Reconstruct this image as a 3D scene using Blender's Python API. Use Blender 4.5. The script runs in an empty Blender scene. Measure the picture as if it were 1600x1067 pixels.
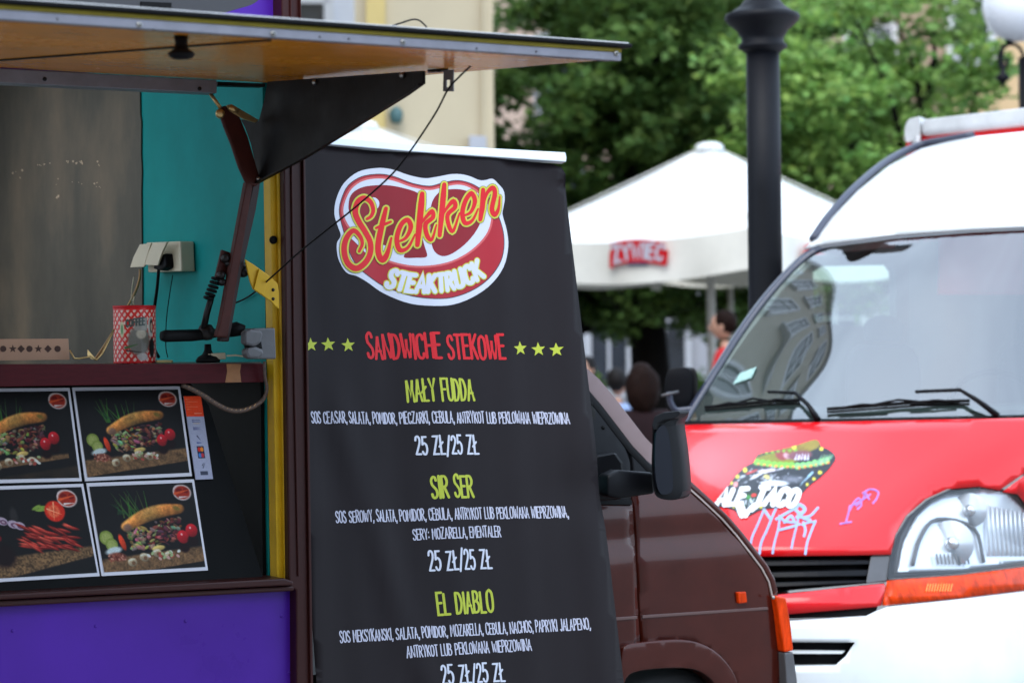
import bpy, bmesh, math, random
import numpy as np
from mathutils import Vector, Matrix
from mathutils.geometry import delaunay_2d_cdt
random.seed(7); rng = np.random.default_rng(7)
SC = bpy.context.scene
COL = SC.collection

# ------------------------------------------------------------------ camera
F = 3587.0                       # focal length in pixels of a 1600 px wide frame
ROLL = 0.012
CAM = Vector((0, 0, 1.55))
cr, sr = math.cos(ROLL), math.sin(ROLL)
cd = bpy.data.cameras.new('camera'); cam = bpy.data.objects.new('camera', cd); COL.objects.link(cam)
cam.matrix_world = Matrix(((cr, sr, 0, CAM.x), (0, 0, -1, CAM.y), (-sr, cr, 0, CAM.z), (0, 0, 0, 1)))
cd.sensor_width = 36; cd.lens = 36 * F / 1600; cd.clip_start = 0.1; cd.clip_end = 600
cd.dof.use_dof = True; cd.dof.focus_distance = 5.75; cd.dof.aperture_fstop = 4.0
SC.camera = cam
# ------------------------------------------------------------------ sky and sun
W = bpy.data.worlds.new("World"); SC.world = W; W.use_nodes = True
wn = W.node_tree.nodes; wl = W.node_tree.links
bg = wn['Background']
sky = wn.new('ShaderNodeTexSky'); sky.sky_type = 'NISHITA'; sky.sun_disc = False
SUN_EL, SUN_AZ = math.radians(52), math.radians(200)
sky.sun_elevation = SUN_EL; sky.sun_rotation = SUN_AZ
sky.air_density = 1.3; sky.dust_density = 3.5; sky.ozone_density = 1.0
tcw = wn.new('ShaderNodeTexCoord'); cn = wn.new('ShaderNodeTexNoise'); cn.inputs['Scale'].default_value = 2.2; cn.inputs['Detail'].default_value = 5
crw = wn.new('ShaderNodeMapRange'); crw.inputs[1].default_value = .35; crw.inputs[2].default_value = .65; crw.inputs[3].default_value = .62; crw.inputs[4].default_value = .92
mxw = wn.new('ShaderNodeMix'); mxw.data_type = 'RGBA'; mxw.inputs['B'].default_value = (5.2, 6.35, 7.9, 1)      # thin overcast over the blue
wl.new(tcw.outputs['Generated'], cn.inputs['Vector']); wl.new(cn.outputs[0], crw.inputs[0]); wl.new(crw.outputs[0], mxw.inputs['Factor'])
wl.new(sky.outputs[0], mxw.inputs['A']); wl.new(mxw.outputs['Result'], bg.inputs[0]); bg.inputs[1].default_value = 0.15
sd = bpy.data.lights.new('sun', 'SUN'); sun = bpy.data.objects.new('sun', sd); COL.objects.link(sun)
sd.energy = 0.7; sd.angle = math.radians(40); sd.color = (1.0, 0.965, 0.92)
sv = Vector((math.sin(SUN_AZ) * math.cos(SUN_EL), math.cos(SUN_AZ) * math.cos(SUN_EL), math.sin(SUN_EL)))
sun.rotation_euler = sv.to_track_quat('Z', 'Y').to_euler()
SC.view_settings.view_transform = 'Standard'; SC.view_settings.look = 'None'
SC.view_settings.exposure = 1.38; SC.view_settings.gamma = 1
SC.view_settings.use_curve_mapping = False
SC.cycles.max_bounces = 7; SC.cycles.transparent_max_bounces = 10; SC.cycles.caustics_reflective = False
SC.cycles.caustics_refractive = False

# ------------------------------------------------------------------ mapping helpers
def ray(px, py):
    a = (px - 800) / F; b = (533.5 - py) / F
    return Vector((a * cr + b * sr, 1.0, -a * sr + b * cr))
def P(px, py, dep): return CAM + ray(px, py) * dep
def hit(px, py, p0, n):
    r = ray(px, py); return CAM + r * ((p0 - CAM).dot(n) / r.dot(n))
def towards(p, off):
    v = CAM - p; return p + v * (off / v.length)
TH = math.radians(57.7)
D_ = Vector((math.sin(TH), math.cos(TH), 0)); N_ = Vector((math.cos(TH), -math.sin(TH), 0))   # along the truck, out of its side
O_ = Vector((-.578, 5.6, 0)); Z_ = Vector((0, 0, 1))
def T(t, s, z): return O_ + D_ * t + N_ * s + Z_ * z
def side(s): return lambda px, py: hit(px, py, O_ + N_ * s, N_)
def across(t): return lambda px, py: hit(px, py, O_ + D_ * t, D_)
def at(dep): return lambda px, py: P(px, py, dep)

# ------------------------------------------------------------------ materials
def lin(c): return tuple((x / 12.92 if x <= .04045 else ((x + .055) / 1.055) ** 2.4) for x in c)
def rgb(r, g, b): return lin((r / 255, g / 255, b / 255))
MATS = {}
def mat(name, c, rough=.5, metal=0, coat=0, var=0, vscale=6, bump=0, bscale=60, spec=.5, stretch=None, rvar=0, emit=None, transl=0):
    if name in MATS: return MATS[name]
    m = bpy.data.materials.new(name); m.use_nodes = True; nt = m.node_tree; b = nt.nodes['Principled BSDF']
    b.inputs['Base Color'].default_value = (*c, 1); b.inputs['Roughness'].default_value = rough
    b.inputs['Metallic'].default_value = metal; b.inputs['Coat Weight'].default_value = coat
    b.inputs['Coat Roughness'].default_value = .04
    b.inputs['Specular IOR Level'].default_value = spec
    tc = nt.nodes.new('ShaderNodeNewGeometry'); src = tc.outputs['Position']
    if stretch:
        mp = nt.nodes.new('ShaderNodeVectorMath'); mp.operation = 'MULTIPLY'; mp.inputs[1].default_value = stretch
        nt.links.new(src, mp.inputs[0]); src = mp.outputs[0]
    if var or rvar:
        n = nt.nodes.new('ShaderNodeTexNoise'); n.inputs['Scale'].default_value = vscale; n.inputs['Detail'].default_value = 6
        n.inputs['Roughness'].default_value = .62
        nt.links.new(src, n.inputs['Vector'])
        if var:
            r = nt.nodes.new('ShaderNodeMapRange'); r.inputs[1].default_value = .3; r.inputs[2].default_value = .7
            r.inputs[3].default_value = 1 - var; r.inputs[4].default_value = 1 + var * .6
            nt.links.new(n.outputs[0], r.inputs[0])
            mx = nt.nodes.new('ShaderNodeVectorMath'); mx.operation = 'SCALE'; mx.inputs[0].default_value = c
            nt.links.new(r.outputs[0], mx.inputs['Scale']); nt.links.new(mx.outputs[0], b.inputs['Base Color'])
        if rvar:
            r2 = nt.nodes.new('ShaderNodeMapRange'); r2.inputs[1].default_value = .3; r2.inputs[2].default_value = .7
            r2.inputs[3].default_value = max(.02, rough - rvar); r2.inputs[4].default_value = min(1, rough + rvar)
            nt.links.new(n.outputs[0], r2.inputs[0]); nt.links.new(r2.outputs[0], b.inputs['Roughness'])
    if bump:
        n2 = nt.nodes.new('ShaderNodeTexNoise'); n2.inputs['Scale'].default_value = bscale; n2.inputs['Detail'].default_value = 4
        nt.links.new(src, n2.inputs['Vector'])
        bp = nt.nodes.new('ShaderNodeBump'); bp.inputs['Strength'].default_value = bump; bp.inputs['Distance'].default_value = .004
        nt.links.new(n2.outputs[0], bp.inputs['Height']); nt.links.new(bp.outputs[0], b.inputs['Normal'])
    if emit:
        b.inputs['Emission Color'].default_value = (*emit[0], 1); b.inputs['Emission Strength'].default_value = emit[1]
    MATS[name] = m; return m
def mat_attr(name, rough=.5, coat=0, transl=0):
    if name in MATS: return MATS[name]
    m = bpy.data.materials.new(name); m.use_nodes = True; nt = m.node_tree; b = nt.nodes['Principled BSDF']
    a = nt.nodes.new('ShaderNodeAttribute'); a.attribute_name = 'print'
    nt.links.new(a.outputs['Color'], b.inputs['Base Color']); b.inputs['Roughness'].default_value = rough
    b.inputs['Coat Weight'].default_value = coat; b.inputs['Specular IOR Level'].default_value = .14
    if transl:
        tr = nt.nodes.new('ShaderNodeBsdfTranslucent'); nt.links.new(a.outputs['Color'], tr.inputs['Color'])
        mx = nt.nodes.new('ShaderNodeMixShader'); mx.inputs[0].default_value = transl
        nt.links.new(b.outputs[0], mx.inputs[1]); nt.links.new(tr.outputs[0], mx.inputs[2])
        nt.links.new(mx.outputs[0], nt.nodes['Material Output'].inputs[0])
    MATS[name] = m; return m
def mat_glass(name, tint=(.55, .65, .6), ior=1.5, rough=0.0):
    m = bpy.data.materials.new(name); m.use_nodes = True; nt = m.node_tree; nt.nodes.clear()
    o = nt.nodes.new('ShaderNodeOutputMaterial'); t = nt.nodes.new('ShaderNodeBsdfTransparent'); t.inputs[0].default_value = (*tint, 1)
    g = nt.nodes.new('ShaderNodeBsdfGlossy'); g.inputs['Roughness'].default_value = rough; g.inputs[0].default_value = (1, 1, 1, 1)
    f = nt.nodes.new('ShaderNodeFresnel'); gg = nt.nodes.new('ShaderNodeNewGeometry'); mr = nt.nodes.new('ShaderNodeMapRange')
    mr.inputs[3].default_value = ior; mr.inputs[4].default_value = 1 / ior      # same reflectance from both sides of the pane
    nt.links.new(gg.outputs['Backfacing'], mr.inputs[0]); nt.links.new(mr.outputs[0], f.inputs[0])
    mx = nt.nodes.new('ShaderNodeMixShader'); nt.links.new(f.outputs[0], mx.inputs[0])
    nt.links.new(t.outputs[0], mx.inputs[1]); nt.links.new(g.outputs[0], mx.inputs[2]); nt.links.new(mx.outputs[0], o.inputs[0])
    return m
M = dict(
    purple=mat('purple_paint', (.066, .011, .29), .38, spec=.25, var=.16, vscale=2.5, rvar=.12, bump=.06, bscale=9),
    brown=mat('brown_paint', (.032, .0062, .0050), .40, coat=.06, spec=.22, var=.15, bump=.06, bscale=40, rvar=.08),
    cabbrown=mat('brown_metallic_car_paint', (.055, .0082, .0045), .20, metal=.1, coat=.45, var=.25, vscale=6, rvar=.06, spec=.2),
    cabbrown2=mat('worn_brown_pillar_paint', (.12, .062, .055), .30, metal=.2, coat=.6, var=.1),
    yellow=mat('yellow_paint', (.60, .36, .008), .45, var=.16, vscale=14, bump=.1, bscale=50, spec=.3),
    teal=mat('teal_wall_paint', (.003, .245, .225), .6, var=.18, vscale=3.2, bump=.06, bscale=30, spec=.15),
    orange=mat('orange_gloss_board', (.78, .27, .008), .25, coat=.12, spec=.3, var=.14, vscale=4, rvar=.05),
    alu=mat('dull_aluminium', (.20, .20, .235), .45, metal=.3, var=.16, vscale=22, bump=.1, bscale=120),
    rubber=mat('black_rubber', (.003, .003, .0035), .6, var=.2, bump=.12, bscale=120, spec=.15),
    black=mat('black_plastic', (.003, .0032, .0045), .45, var=.15, bump=.06, bscale=180, spec=.16),
    blackmatt=mat('black_board', (.0025, .0028, .003), .5, var=.35, vscale=5, spec=.07),
    gusset=mat('sooty_steel_plate', (.0045, .0028, .0022), .5, var=.5, vscale=7, bump=.12, bscale=25, rvar=.12, spec=.12),
    strap=mat('red_brown_primer', (.055, .012, .008), .5, var=.25, vscale=30, spec=.2),
    steel=mat('bare_steel', (.36, .35, .33), .35, metal=.9, var=.15, vscale=40),
    darksteel=mat('dark_steel', (.018, .016, .016), .42, metal=.4, var=.3, vscale=50, spec=.3),
    maroon=mat('maroon_counter_edge', (.062, .0035, .007), .5, var=.22, vscale=30, spec=.15, stretch=(1, 1, 5)),
    worktop=mat('brown_worktop', (.10, .065, .045), .35, var=.2, vscale=14),
    wood=mat('bare_wood', (.30, .12, .03), .55, var=.25, vscale=35),
    cream=mat('cream_plastic', (.62, .54, .38), .38, var=.05),
    brass=mat('brass', (.55, .38, .16), .35, metal=.8, var=.2, vscale=60),
    banner=mat('charcoal_banner_film', (.0118, .0085, .0098), .48, var=.10, vscale=5, bump=.04, bscale=9, spec=.12),
    railwhite=mat('white_banner_rail', (.66, .72, .78), .32, metal=.15, var=.04),
    ywhite=mat('white_ink', (.46, .46, .56), .5, var=.03),
    ink_white=mat('bright_white_ink', (.52, .54, .62), .45, var=.03),
    ink_lime=mat('lime_ink', (.40, .45, .035), .45, var=.05, spec=.25),
    ink_yellow=mat('yellow_ink', (.50, .48, .05), .45, var=.05, spec=.25),
    ink_red=mat('red_ink', (.56, .006, .012), .45, var=.05, spec=.25),
    ink_red2=mat('deep_red_ink', (.34, .010, .020), .45, var=.06, spec=.25),
    ink_red3=mat('meat_red_ink', (.21, .005, .012), .45, var=.08, spec=.25),
    ink_pink=mat('light_red_ink', (.52, .07, .07), .45, var=.05),
    ink_dark=mat('dark_outline_ink', (.02, .012, .02), .45),
    redpaint=mat('red_car_paint', (.70, .004, .008), .20, coat=.55, var=.04, vscale=3, rvar=.04, spec=.3),
    whitepaint=mat('white_car_paint', (.80, .82, .83), .35, coat=.4, var=.02, vscale=4),
    offwhite=mat('white_bumper_paint', (.66, .70, .71), .36, coat=.3, var=.07, vscale=5, rvar=.06),
    dirtywhite=mat('dirty_white_profile', (.60, .60, .60), .4, var=.14, vscale=9),
    amber=mat('amber_lens', (.72, .050, .002), .2, spec=.2, var=.5, vscale=45, stretch=(1, 1, .25)),
    cabin=mat('grey_cab_lining', (.16, .165, .16), .7, var=.15),
    cabdark=mat('dark_dashboard', (.03, .03, .033), .6, var=.15),
    reflector=mat('headlamp_reflector', (.74, .78, .84), .22, metal=.35, coat=.5),
    lens=mat('headlamp_lens_bowl', (.55, .56, .58), .10, metal=.7, coat=1),
    lamppost=mat('blue_black_cast_iron', (.0038, .0042, .0068), .55, var=.2, vscale=14, bump=.12, bscale=60, spec=.2),
    canvas=mat('white_parasol_canvas', (.80, .82, .82), .8, var=.05, vscale=1.5),
    canvas_in=mat('cream_parasol_valance', (.72, .70, .63), .85, var=.10, vscale=2),
    pole=mat('pale_pole', (.52, .50, .45), .5, var=.08),
    plaster=mat('cream_plaster', (.52, .44, .30), .9, var=.06, vscale=1.4, bump=.2, bscale=30),
    plaster_y=mat('yellow_plaster', (.60, .46, .18), .9, var=.07, vscale=1.4),
    plaster_p=mat('pinkish_plaster', (.50, .37, .29), .9, var=.10, vscale=.9),
    plaster_o=mat('apricot_plaster', (.62, .44, .25), .9, var=.06, vscale=.9),
    plaster_g=mat('grey_plaster', (.42, .43, .47), .9, var=.12, vscale=.9),
    stone=mat('pale_stone', (.50, .51, .54), .8, var=.08),
    wframe=mat('white_window_frame', (.62, .63, .66), .5),
    pane=mat('dark_window_pane', (.03, .035, .045), .08, coat=1.0, var=.4, vscale=1.2),
    bark=mat('dark_bark', (.006, .0045, .0038), .9, var=.35, vscale=9, bump=.8, bscale=14, stretch=(1, 1, .25), spec=.1),
    paving=mat('grey_paving', (.20, .195, .185), .85, var=.2, vscale=1.1, bump=.35, bscale=7),
    skin=mat('skin', (.45, .24, .16), .55, var=.05),
    hair1=mat('black_hair', (.006, .004, .0035), .6, var=.3, vscale=40, bump=.4, bscale=60, stretch=(1, 1, .2), spec=.2),
    hair2=mat('brown_hair', (.010, .0035, .002), .7, var=.4, vscale=40, bump=.2, bscale=60, stretch=(1, 1, .2), spec=.1),
    shirt_blue=mat('light_blue_cloth', (.26, .36, .60), .85, var=.1, vscale=8),
    shirt_mar=mat('dark_maroon_cloth', (.011, .0035, .0045), .9, var=.2, vscale=8, spec=.2),
    shirt_red=mat('red_cloth', (.50, .012, .016), .8, var=.12, vscale=8),
    trouser=mat('dark_trousers', (.03, .032, .045), .85, var=.15),
    globe=mat('opal_globe', (.80, .84, .90), .25, coat=.4),
    tag_blue=mat('pale_blue_spray_paint', (.28, .38, .60), .5, var=.12, vscale=30),
    tag_purple=mat('purple_marker', (.36, .15, .46), .5, var=.4, vscale=60),
    white=mat('white_card', (.60, .60, .66), .5, var=.04, vscale=8),
    grey=mat('grey_plastic', (.085, .085, .09), .45, var=.15, vscale=30),
    seat=mat('grey_seat_cloth', (.07, .075, .085), .85, var=.2),
    cord=mat('tan_cord', (.42, .25, .10), .6, var=.1),
    liner=mat('pale_liner', (.55, .55, .52), .5, var=.08),
    tyre=mat('tyre_rubber', (.014, .014, .014), .8, bump=.3, bscale=60),
    shadeglass=mat_glass('side_glass', (.25, .28, .28), 1.5),
    windscreen=mat_glass('windscreen_glass', (.68, .84, .78), 2.75, 0.02),
    lampglass=mat_glass('headlamp_cover', (.93, .95, .96), 1.5),
)

# ------------------------------------------------------------------ object helpers
def link(o, parent=None, label=None, cat=None, group=None, kind=None):
    COL.objects.link(o)
    if parent is not None: o.parent = parent
    if label: o['label'] = label
    if cat: o['category'] = cat
    if group: o['group'] = group
    if kind: o['kind'] = kind
    return o
def root(name, loc, label, cat, group=None):
    o = bpy.data.objects.new(name, None); o.empty_display_size = .1; o.location = loc
    return link(o, None, label, cat, group)
def base_of(parent):
    p = Vector((0, 0, 0))
    while parent is not None: p += parent.location; parent = parent.parent
    return p
def mesh(name, vs, fs, m, parent=None, smooth=False, bevel=0, cols=None, sub=0, seg=2, **kw):
    """vs are world points; the object sits in its parent's frame"""
    b = base_of(parent)
    vs = [Vector(v) for v in vs]
    loc = Vector((0, 0, 0))
    if parent is None or parent.type == 'EMPTY' or True:
        xs = [v.x for v in vs]; ys = [v.y for v in vs]; zs = [v.z for v in vs]
        loc = Vector(((min(xs) + max(xs)) / 2, (min(ys) + max(ys)) / 2, min(zs)))
    me = bpy.data.meshes.new(name); me.from_pydata([v - loc for v in vs], [], fs)
    me.materials.append(m)
    if smooth:
        me.polygons.foreach_set('use_smooth', [True] * len(me.polygons))
    if cols is not None:
        ca = me.color_attributes.new('print', 'FLOAT_COLOR', 'POINT')
        arr = np.ones((len(vs), 4), dtype=np.float32); arr[:, :3] = np.asarray(cols); ca.data.foreach_set('color', arr.ravel())
    me.update()
    o = bpy.data.objects.new(name, me); o.location = loc - b
    if bevel:
        md = o.modifiers.new('bevel', 'BEVEL'); md.width = bevel; md.segments = seg; md.limit_method = 'ANGLE'; md.angle_limit = math.radians(35)
    if sub:
        md = o.modifiers.new('sub', 'SUBSURF'); md.levels = sub; md.render_levels = sub
    return link(o, parent, **kw)
def cat_rom(pts, n=6, closed=False):
    out = []; N = len(pts); pts = [np.array(p, float) for p in pts]
    rngi = range(N) if closed else range(N - 1)
    for i in rngi:
        p1 = pts[i]; p2 = pts[(i + 1) % N]
        p0 = pts[(i - 1) % N] if closed or i > 0 else 2 * p1 - p2
        p3 = pts[(i + 2) % N] if closed or i + 2 < N else 2 * p2 - p1
        for k in range(n):
            t = k / n
            out.append(.5 * ((2 * p1) + (-p0 + p2) * t + (2 * p0 - 5 * p1 + 4 * p2 - p3) * t * t + (-p0 + 3 * p1 - 3 * p2 + p3) * t ** 3))
    if not closed: out.append(pts[-1])
    return [tuple(p) for p in out]
def dens(poly, step):
    out = []
    for i in range(len(poly)):
        a, b = np.array(poly[i], float), np.array(poly[(i + 1) % len(poly)], float)
        n = max(1, int(np.linalg.norm(b - a) / step))
        for k in range(n): out.append(tuple(a + (b - a) * k / n))
    return out
def inside(p, poly):
    x, y = p; c = False; n = len(poly); j = n - 1
    for i in range(n):
        xi, yi = poly[i]; xj, yj = poly[j]
        if (yi > y) != (yj > y) and x < (xj - xi) * (y - yi) / (yj - yi) + xi: c = not c
        j = i
    return c
def fill(poly, step=None):
    """triangulated polygon, with inner points every step px"""
    if step: poly = dens(poly, step)
    pts = [Vector(p) for p in poly]; n = len(pts)
    if step:
        P_ = np.array(poly); x0, y0 = P_.min(0); x1, y1 = P_.max(0)
        gx, gy = np.meshgrid(np.arange(x0 + step * .5, x1, step), np.arange(y0 + step * .5, y1, step))
        gx = gx.ravel(); gy = gy.ravel(); ins = np.zeros(len(gx), bool); dmin = np.full(len(gx), 1e9)
        for i in range(n):
            (xi, yi), (xj, yj) = poly[i], poly[i - 1]
            if yi != yj:
                with np.errstate(all='ignore'):
                    c = ((yi > gy) != (yj > gy)) & (gx < (xj - xi) * (gy - yi) / (yj - yi) + xi)
                ins ^= c
            dmin = np.minimum(dmin, (gx - xi) ** 2 + (gy - yi) ** 2)
        ok = ins & (dmin > (step * .45) ** 2)
        pts += [Vector((a, b)) for a, b in zip(gx[ok], gy[ok])]
    v, e, f, _, _, _ = delaunay_2d_cdt(pts, [], [list(range(n))], 1, 1e-5)
    fs = []
    for q in f:
        if len(q) < 3: continue
        a = sum(v[q[i]].x * v[q[(i + 1) % len(q)]].y - v[q[(i + 1) % len(q)]].x * v[q[i]].y for i in range(len(q)))
        fs.append(list(q) if a < 0 else list(reversed(q)))      # clockwise in y-down px = facing the camera
    return [(p.x, p.y) for p in v], fs
def sheet(name, poly, mp, m, parent, off=0, step=None, smooth=True, **kw):
    v, f = fill(poly, step)
    return mesh(name, [towards(mp(*p), off) for p in v], f, m, parent, smooth=smooth, **kw)
def slab(name, poly, mp, thick, m, parent=None, off=0, step=None, bevel=0, smooth=False, **kw):
    """polygon in front, pushed back by the vector thick: a closed solid"""
    if not isinstance(thick, Vector): thick = -N_ * thick
    v, f = fill(poly, step); n = len(v)
    fr = [towards(mp(*p), off) for p in v]; vs = fr + [p + thick for p in fr]
    cnt = {}
    for q in f:
        for i in range(len(q)):
            a, b = q[i], q[(i + 1) % len(q)]; cnt[(a, b)] = 1
    fs = [list(q) for q in f] + [[i + n for i in reversed(q)] for q in f]
    for (a, b) in list(cnt):
        if (b, a) not in cnt: fs.append([b, a, a + n, b + n])
    return mesh(name, vs, fs, m, parent, smooth=smooth, bevel=bevel, **kw)
def box_pts(c, ax, ay, az):
    return [c + ax * i + ay * j + az * k for i in (-1, 1) for j in (-1, 1) for k in (-1, 1)]
BOXF = [(0, 1, 3, 2), (4, 6, 7, 5), (0, 4, 5, 1), (2, 3, 7, 6), (0, 2, 6, 4), (1, 5, 7, 3)]
def box(name, c, hx, hy, hz, m, parent=None, bevel=0, ax=Vector((1, 0, 0)), ay=Vector((0, 1, 0)), az=Z_, **kw):
    return mesh(name, box_pts(Vector(c), ax * hx, ay * hy, az * hz), BOXF, m, parent, bevel=bevel, **kw)
def tbox(name, t0, t1, s0, s1, z0, z1, m, parent, bevel=0, **kw):
    c = T((t0 + t1) / 2, (s0 + s1) / 2, (z0 + z1) / 2)
    return box(name, c, abs(t1 - t0) / 2, abs(s1 - s0) / 2, abs(z1 - z0) / 2, m, parent, bevel, D_, N_, Z_, **kw)
def tube_geo(pts, r, seg=8, cap=True):
    pts = [Vector(p) for p in pts]; rs = r if isinstance(r, (list, tuple)) else [r] * len(pts)
    vs = []; fs = []; up = None
    for i, p in enumerate(pts):
        d = (pts[min(i + 1, len(pts) - 1)] - pts[max(i - 1, 0)]).normalized()
        if up is None: up = d.orthogonal().normalized()
        u = (up - d * up.dot(d)).normalized(); w = d.cross(u); up = u
        for k in range(seg):
            a = 2 * math.pi * k / seg; vs.append(p + u * math.cos(a) * rs[i] + w * math.sin(a) * rs[i])
    for i in range(len(pts) - 1):
        for k in range(seg):
            a = i * seg + k; b = i * seg + (k + 1) % seg; fs.append([a, b, b + seg, a + seg])
    if cap: fs.append(list(range(seg))[::-1]); fs.append([len(vs) - seg + k for k in range(seg)])
    return vs, fs
def tube(name, pts, r, m, parent=None, seg=8, smooth_path=0, **kw):
    if smooth_path: pts = cat_rom([tuple(p) for p in pts], smooth_path)
    v, f = tube_geo(pts, r, seg); return mesh(name, v, f, m, parent, smooth=True, **kw)
def lathe(name, prof, c, m, parent=None, seg=32, axis=Z_, **kw):
    """prof: (radius, height) pairs from c along axis"""
    axis = axis.normalized(); u = axis.orthogonal().normalized(); w = axis.cross(u); vs = []; fs = []
    c = Vector(c)
    for r, h in prof:
        for k in range(seg):
            a = 2 * math.pi * k / seg; vs.append(c + axis * h + (u * math.cos(a) + w * math.sin(a)) * max(r, 1e-4))
    for i in range(len(prof) - 1):
        for k in range(seg):
            a = i * seg + k; b = i * seg + (k + 1) % seg; fs.append([a, b, b + seg, a + seg])
    fs.append(list(range(seg))[::-1]); fs.append([len(vs) - seg + k for k in range(seg)])
    o = mesh(name, vs, fs, m, parent, smooth=True, **kw)
    return o
def merge(geos):
    vs = []; fs = []
    for v, f in geos:
        n = len(vs); vs += list(v); fs += [[i + n for i in q] for q in f]
    return vs, fs
def disc2d(x, y, r, n=12): return [(x + r * math.cos(2 * math.pi * k / n), y + r * math.sin(2 * math.pi * k / n)) for k in range(n)]

# ------------------------------------------------------------------ strokes and lettering (flat print that follows a surface)
def ribbon(pts, ws):
    """2D strip of varying width with round ends; returns verts, faces"""
    pts = [np.array(p[:2], float) for p in pts]
    if not hasattr(ws, '__len__'): ws = [ws] * len(pts)
    vs = []; fs = []
    for i, p in enumerate(pts):
        a = pts[max(i - 1, 0)]; b = pts[min(i + 1, len(pts) - 1)]
        d0 = p - a if i > 0 else b - p; d1 = b - p if i < len(pts) - 1 else p - a
        d0 = d0 / (np.linalg.norm(d0) + 1e-9); d1 = d1 / (np.linalg.norm(d1) + 1e-9)
        t = d0 + d1; L = np.linalg.norm(t)
        t = t / L if L > .3 else d0
        nn = np.array((-t[1], t[0])); c = max(.55, abs(nn.dot((-d0[1], d0[0]))))
        h = ws[i] / 2 / c
        vs += [tuple(p + nn * h), tuple(p - nn * h)]
    for i in range(len(pts) - 1): fs.append([2 * i, 2 * i + 2, 2 * i + 3, 2 * i + 1])
    for e, j in ((0, 1), (len(pts) - 1, len(pts) - 2)):          # round caps
        p = pts[e]; d = p - pts[j]; a0 = math.atan2(d[1], d[0]); n = len(vs); h = ws[e] / 2
        arc = [tuple(p + h * np.array((math.cos(a0 + q), math.sin(a0 + q)))) for q in np.linspace(-math.pi / 2, math.pi / 2, 6)]
        vs += arc; fs.append([n + k for k in range(6)])
    return vs, fs
def print_strokes(name, strokes, mp, m, parent, off, grow=0, **kw):
    """strokes: list of (points, widths)"""
    vs = []; fs = []
    for i, (pts, ws) in enumerate(strokes):
        w = [x + grow for x in ws] if hasattr(ws, '__len__') else ws + grow
        v, f = ribbon(pts, w); n = len(vs)
        o = off + (i % 24) * 1.6e-5
        vs += [towards(mp(*p), o) for p in v]
        for q in f:
            a = sum(v[q[k]][0] * v[q[(k + 1) % len(q)]][1] - v[q[(k + 1) % len(q)]][0] * v[q[k]][1] for k in range(len(q)))
            q = list(q) if a < 0 else list(reversed(q)); fs.append([k + n for k in q])
    return mesh(name, vs, fs, m, parent, **kw)
def sm(*p): return ('s', p)
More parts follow.
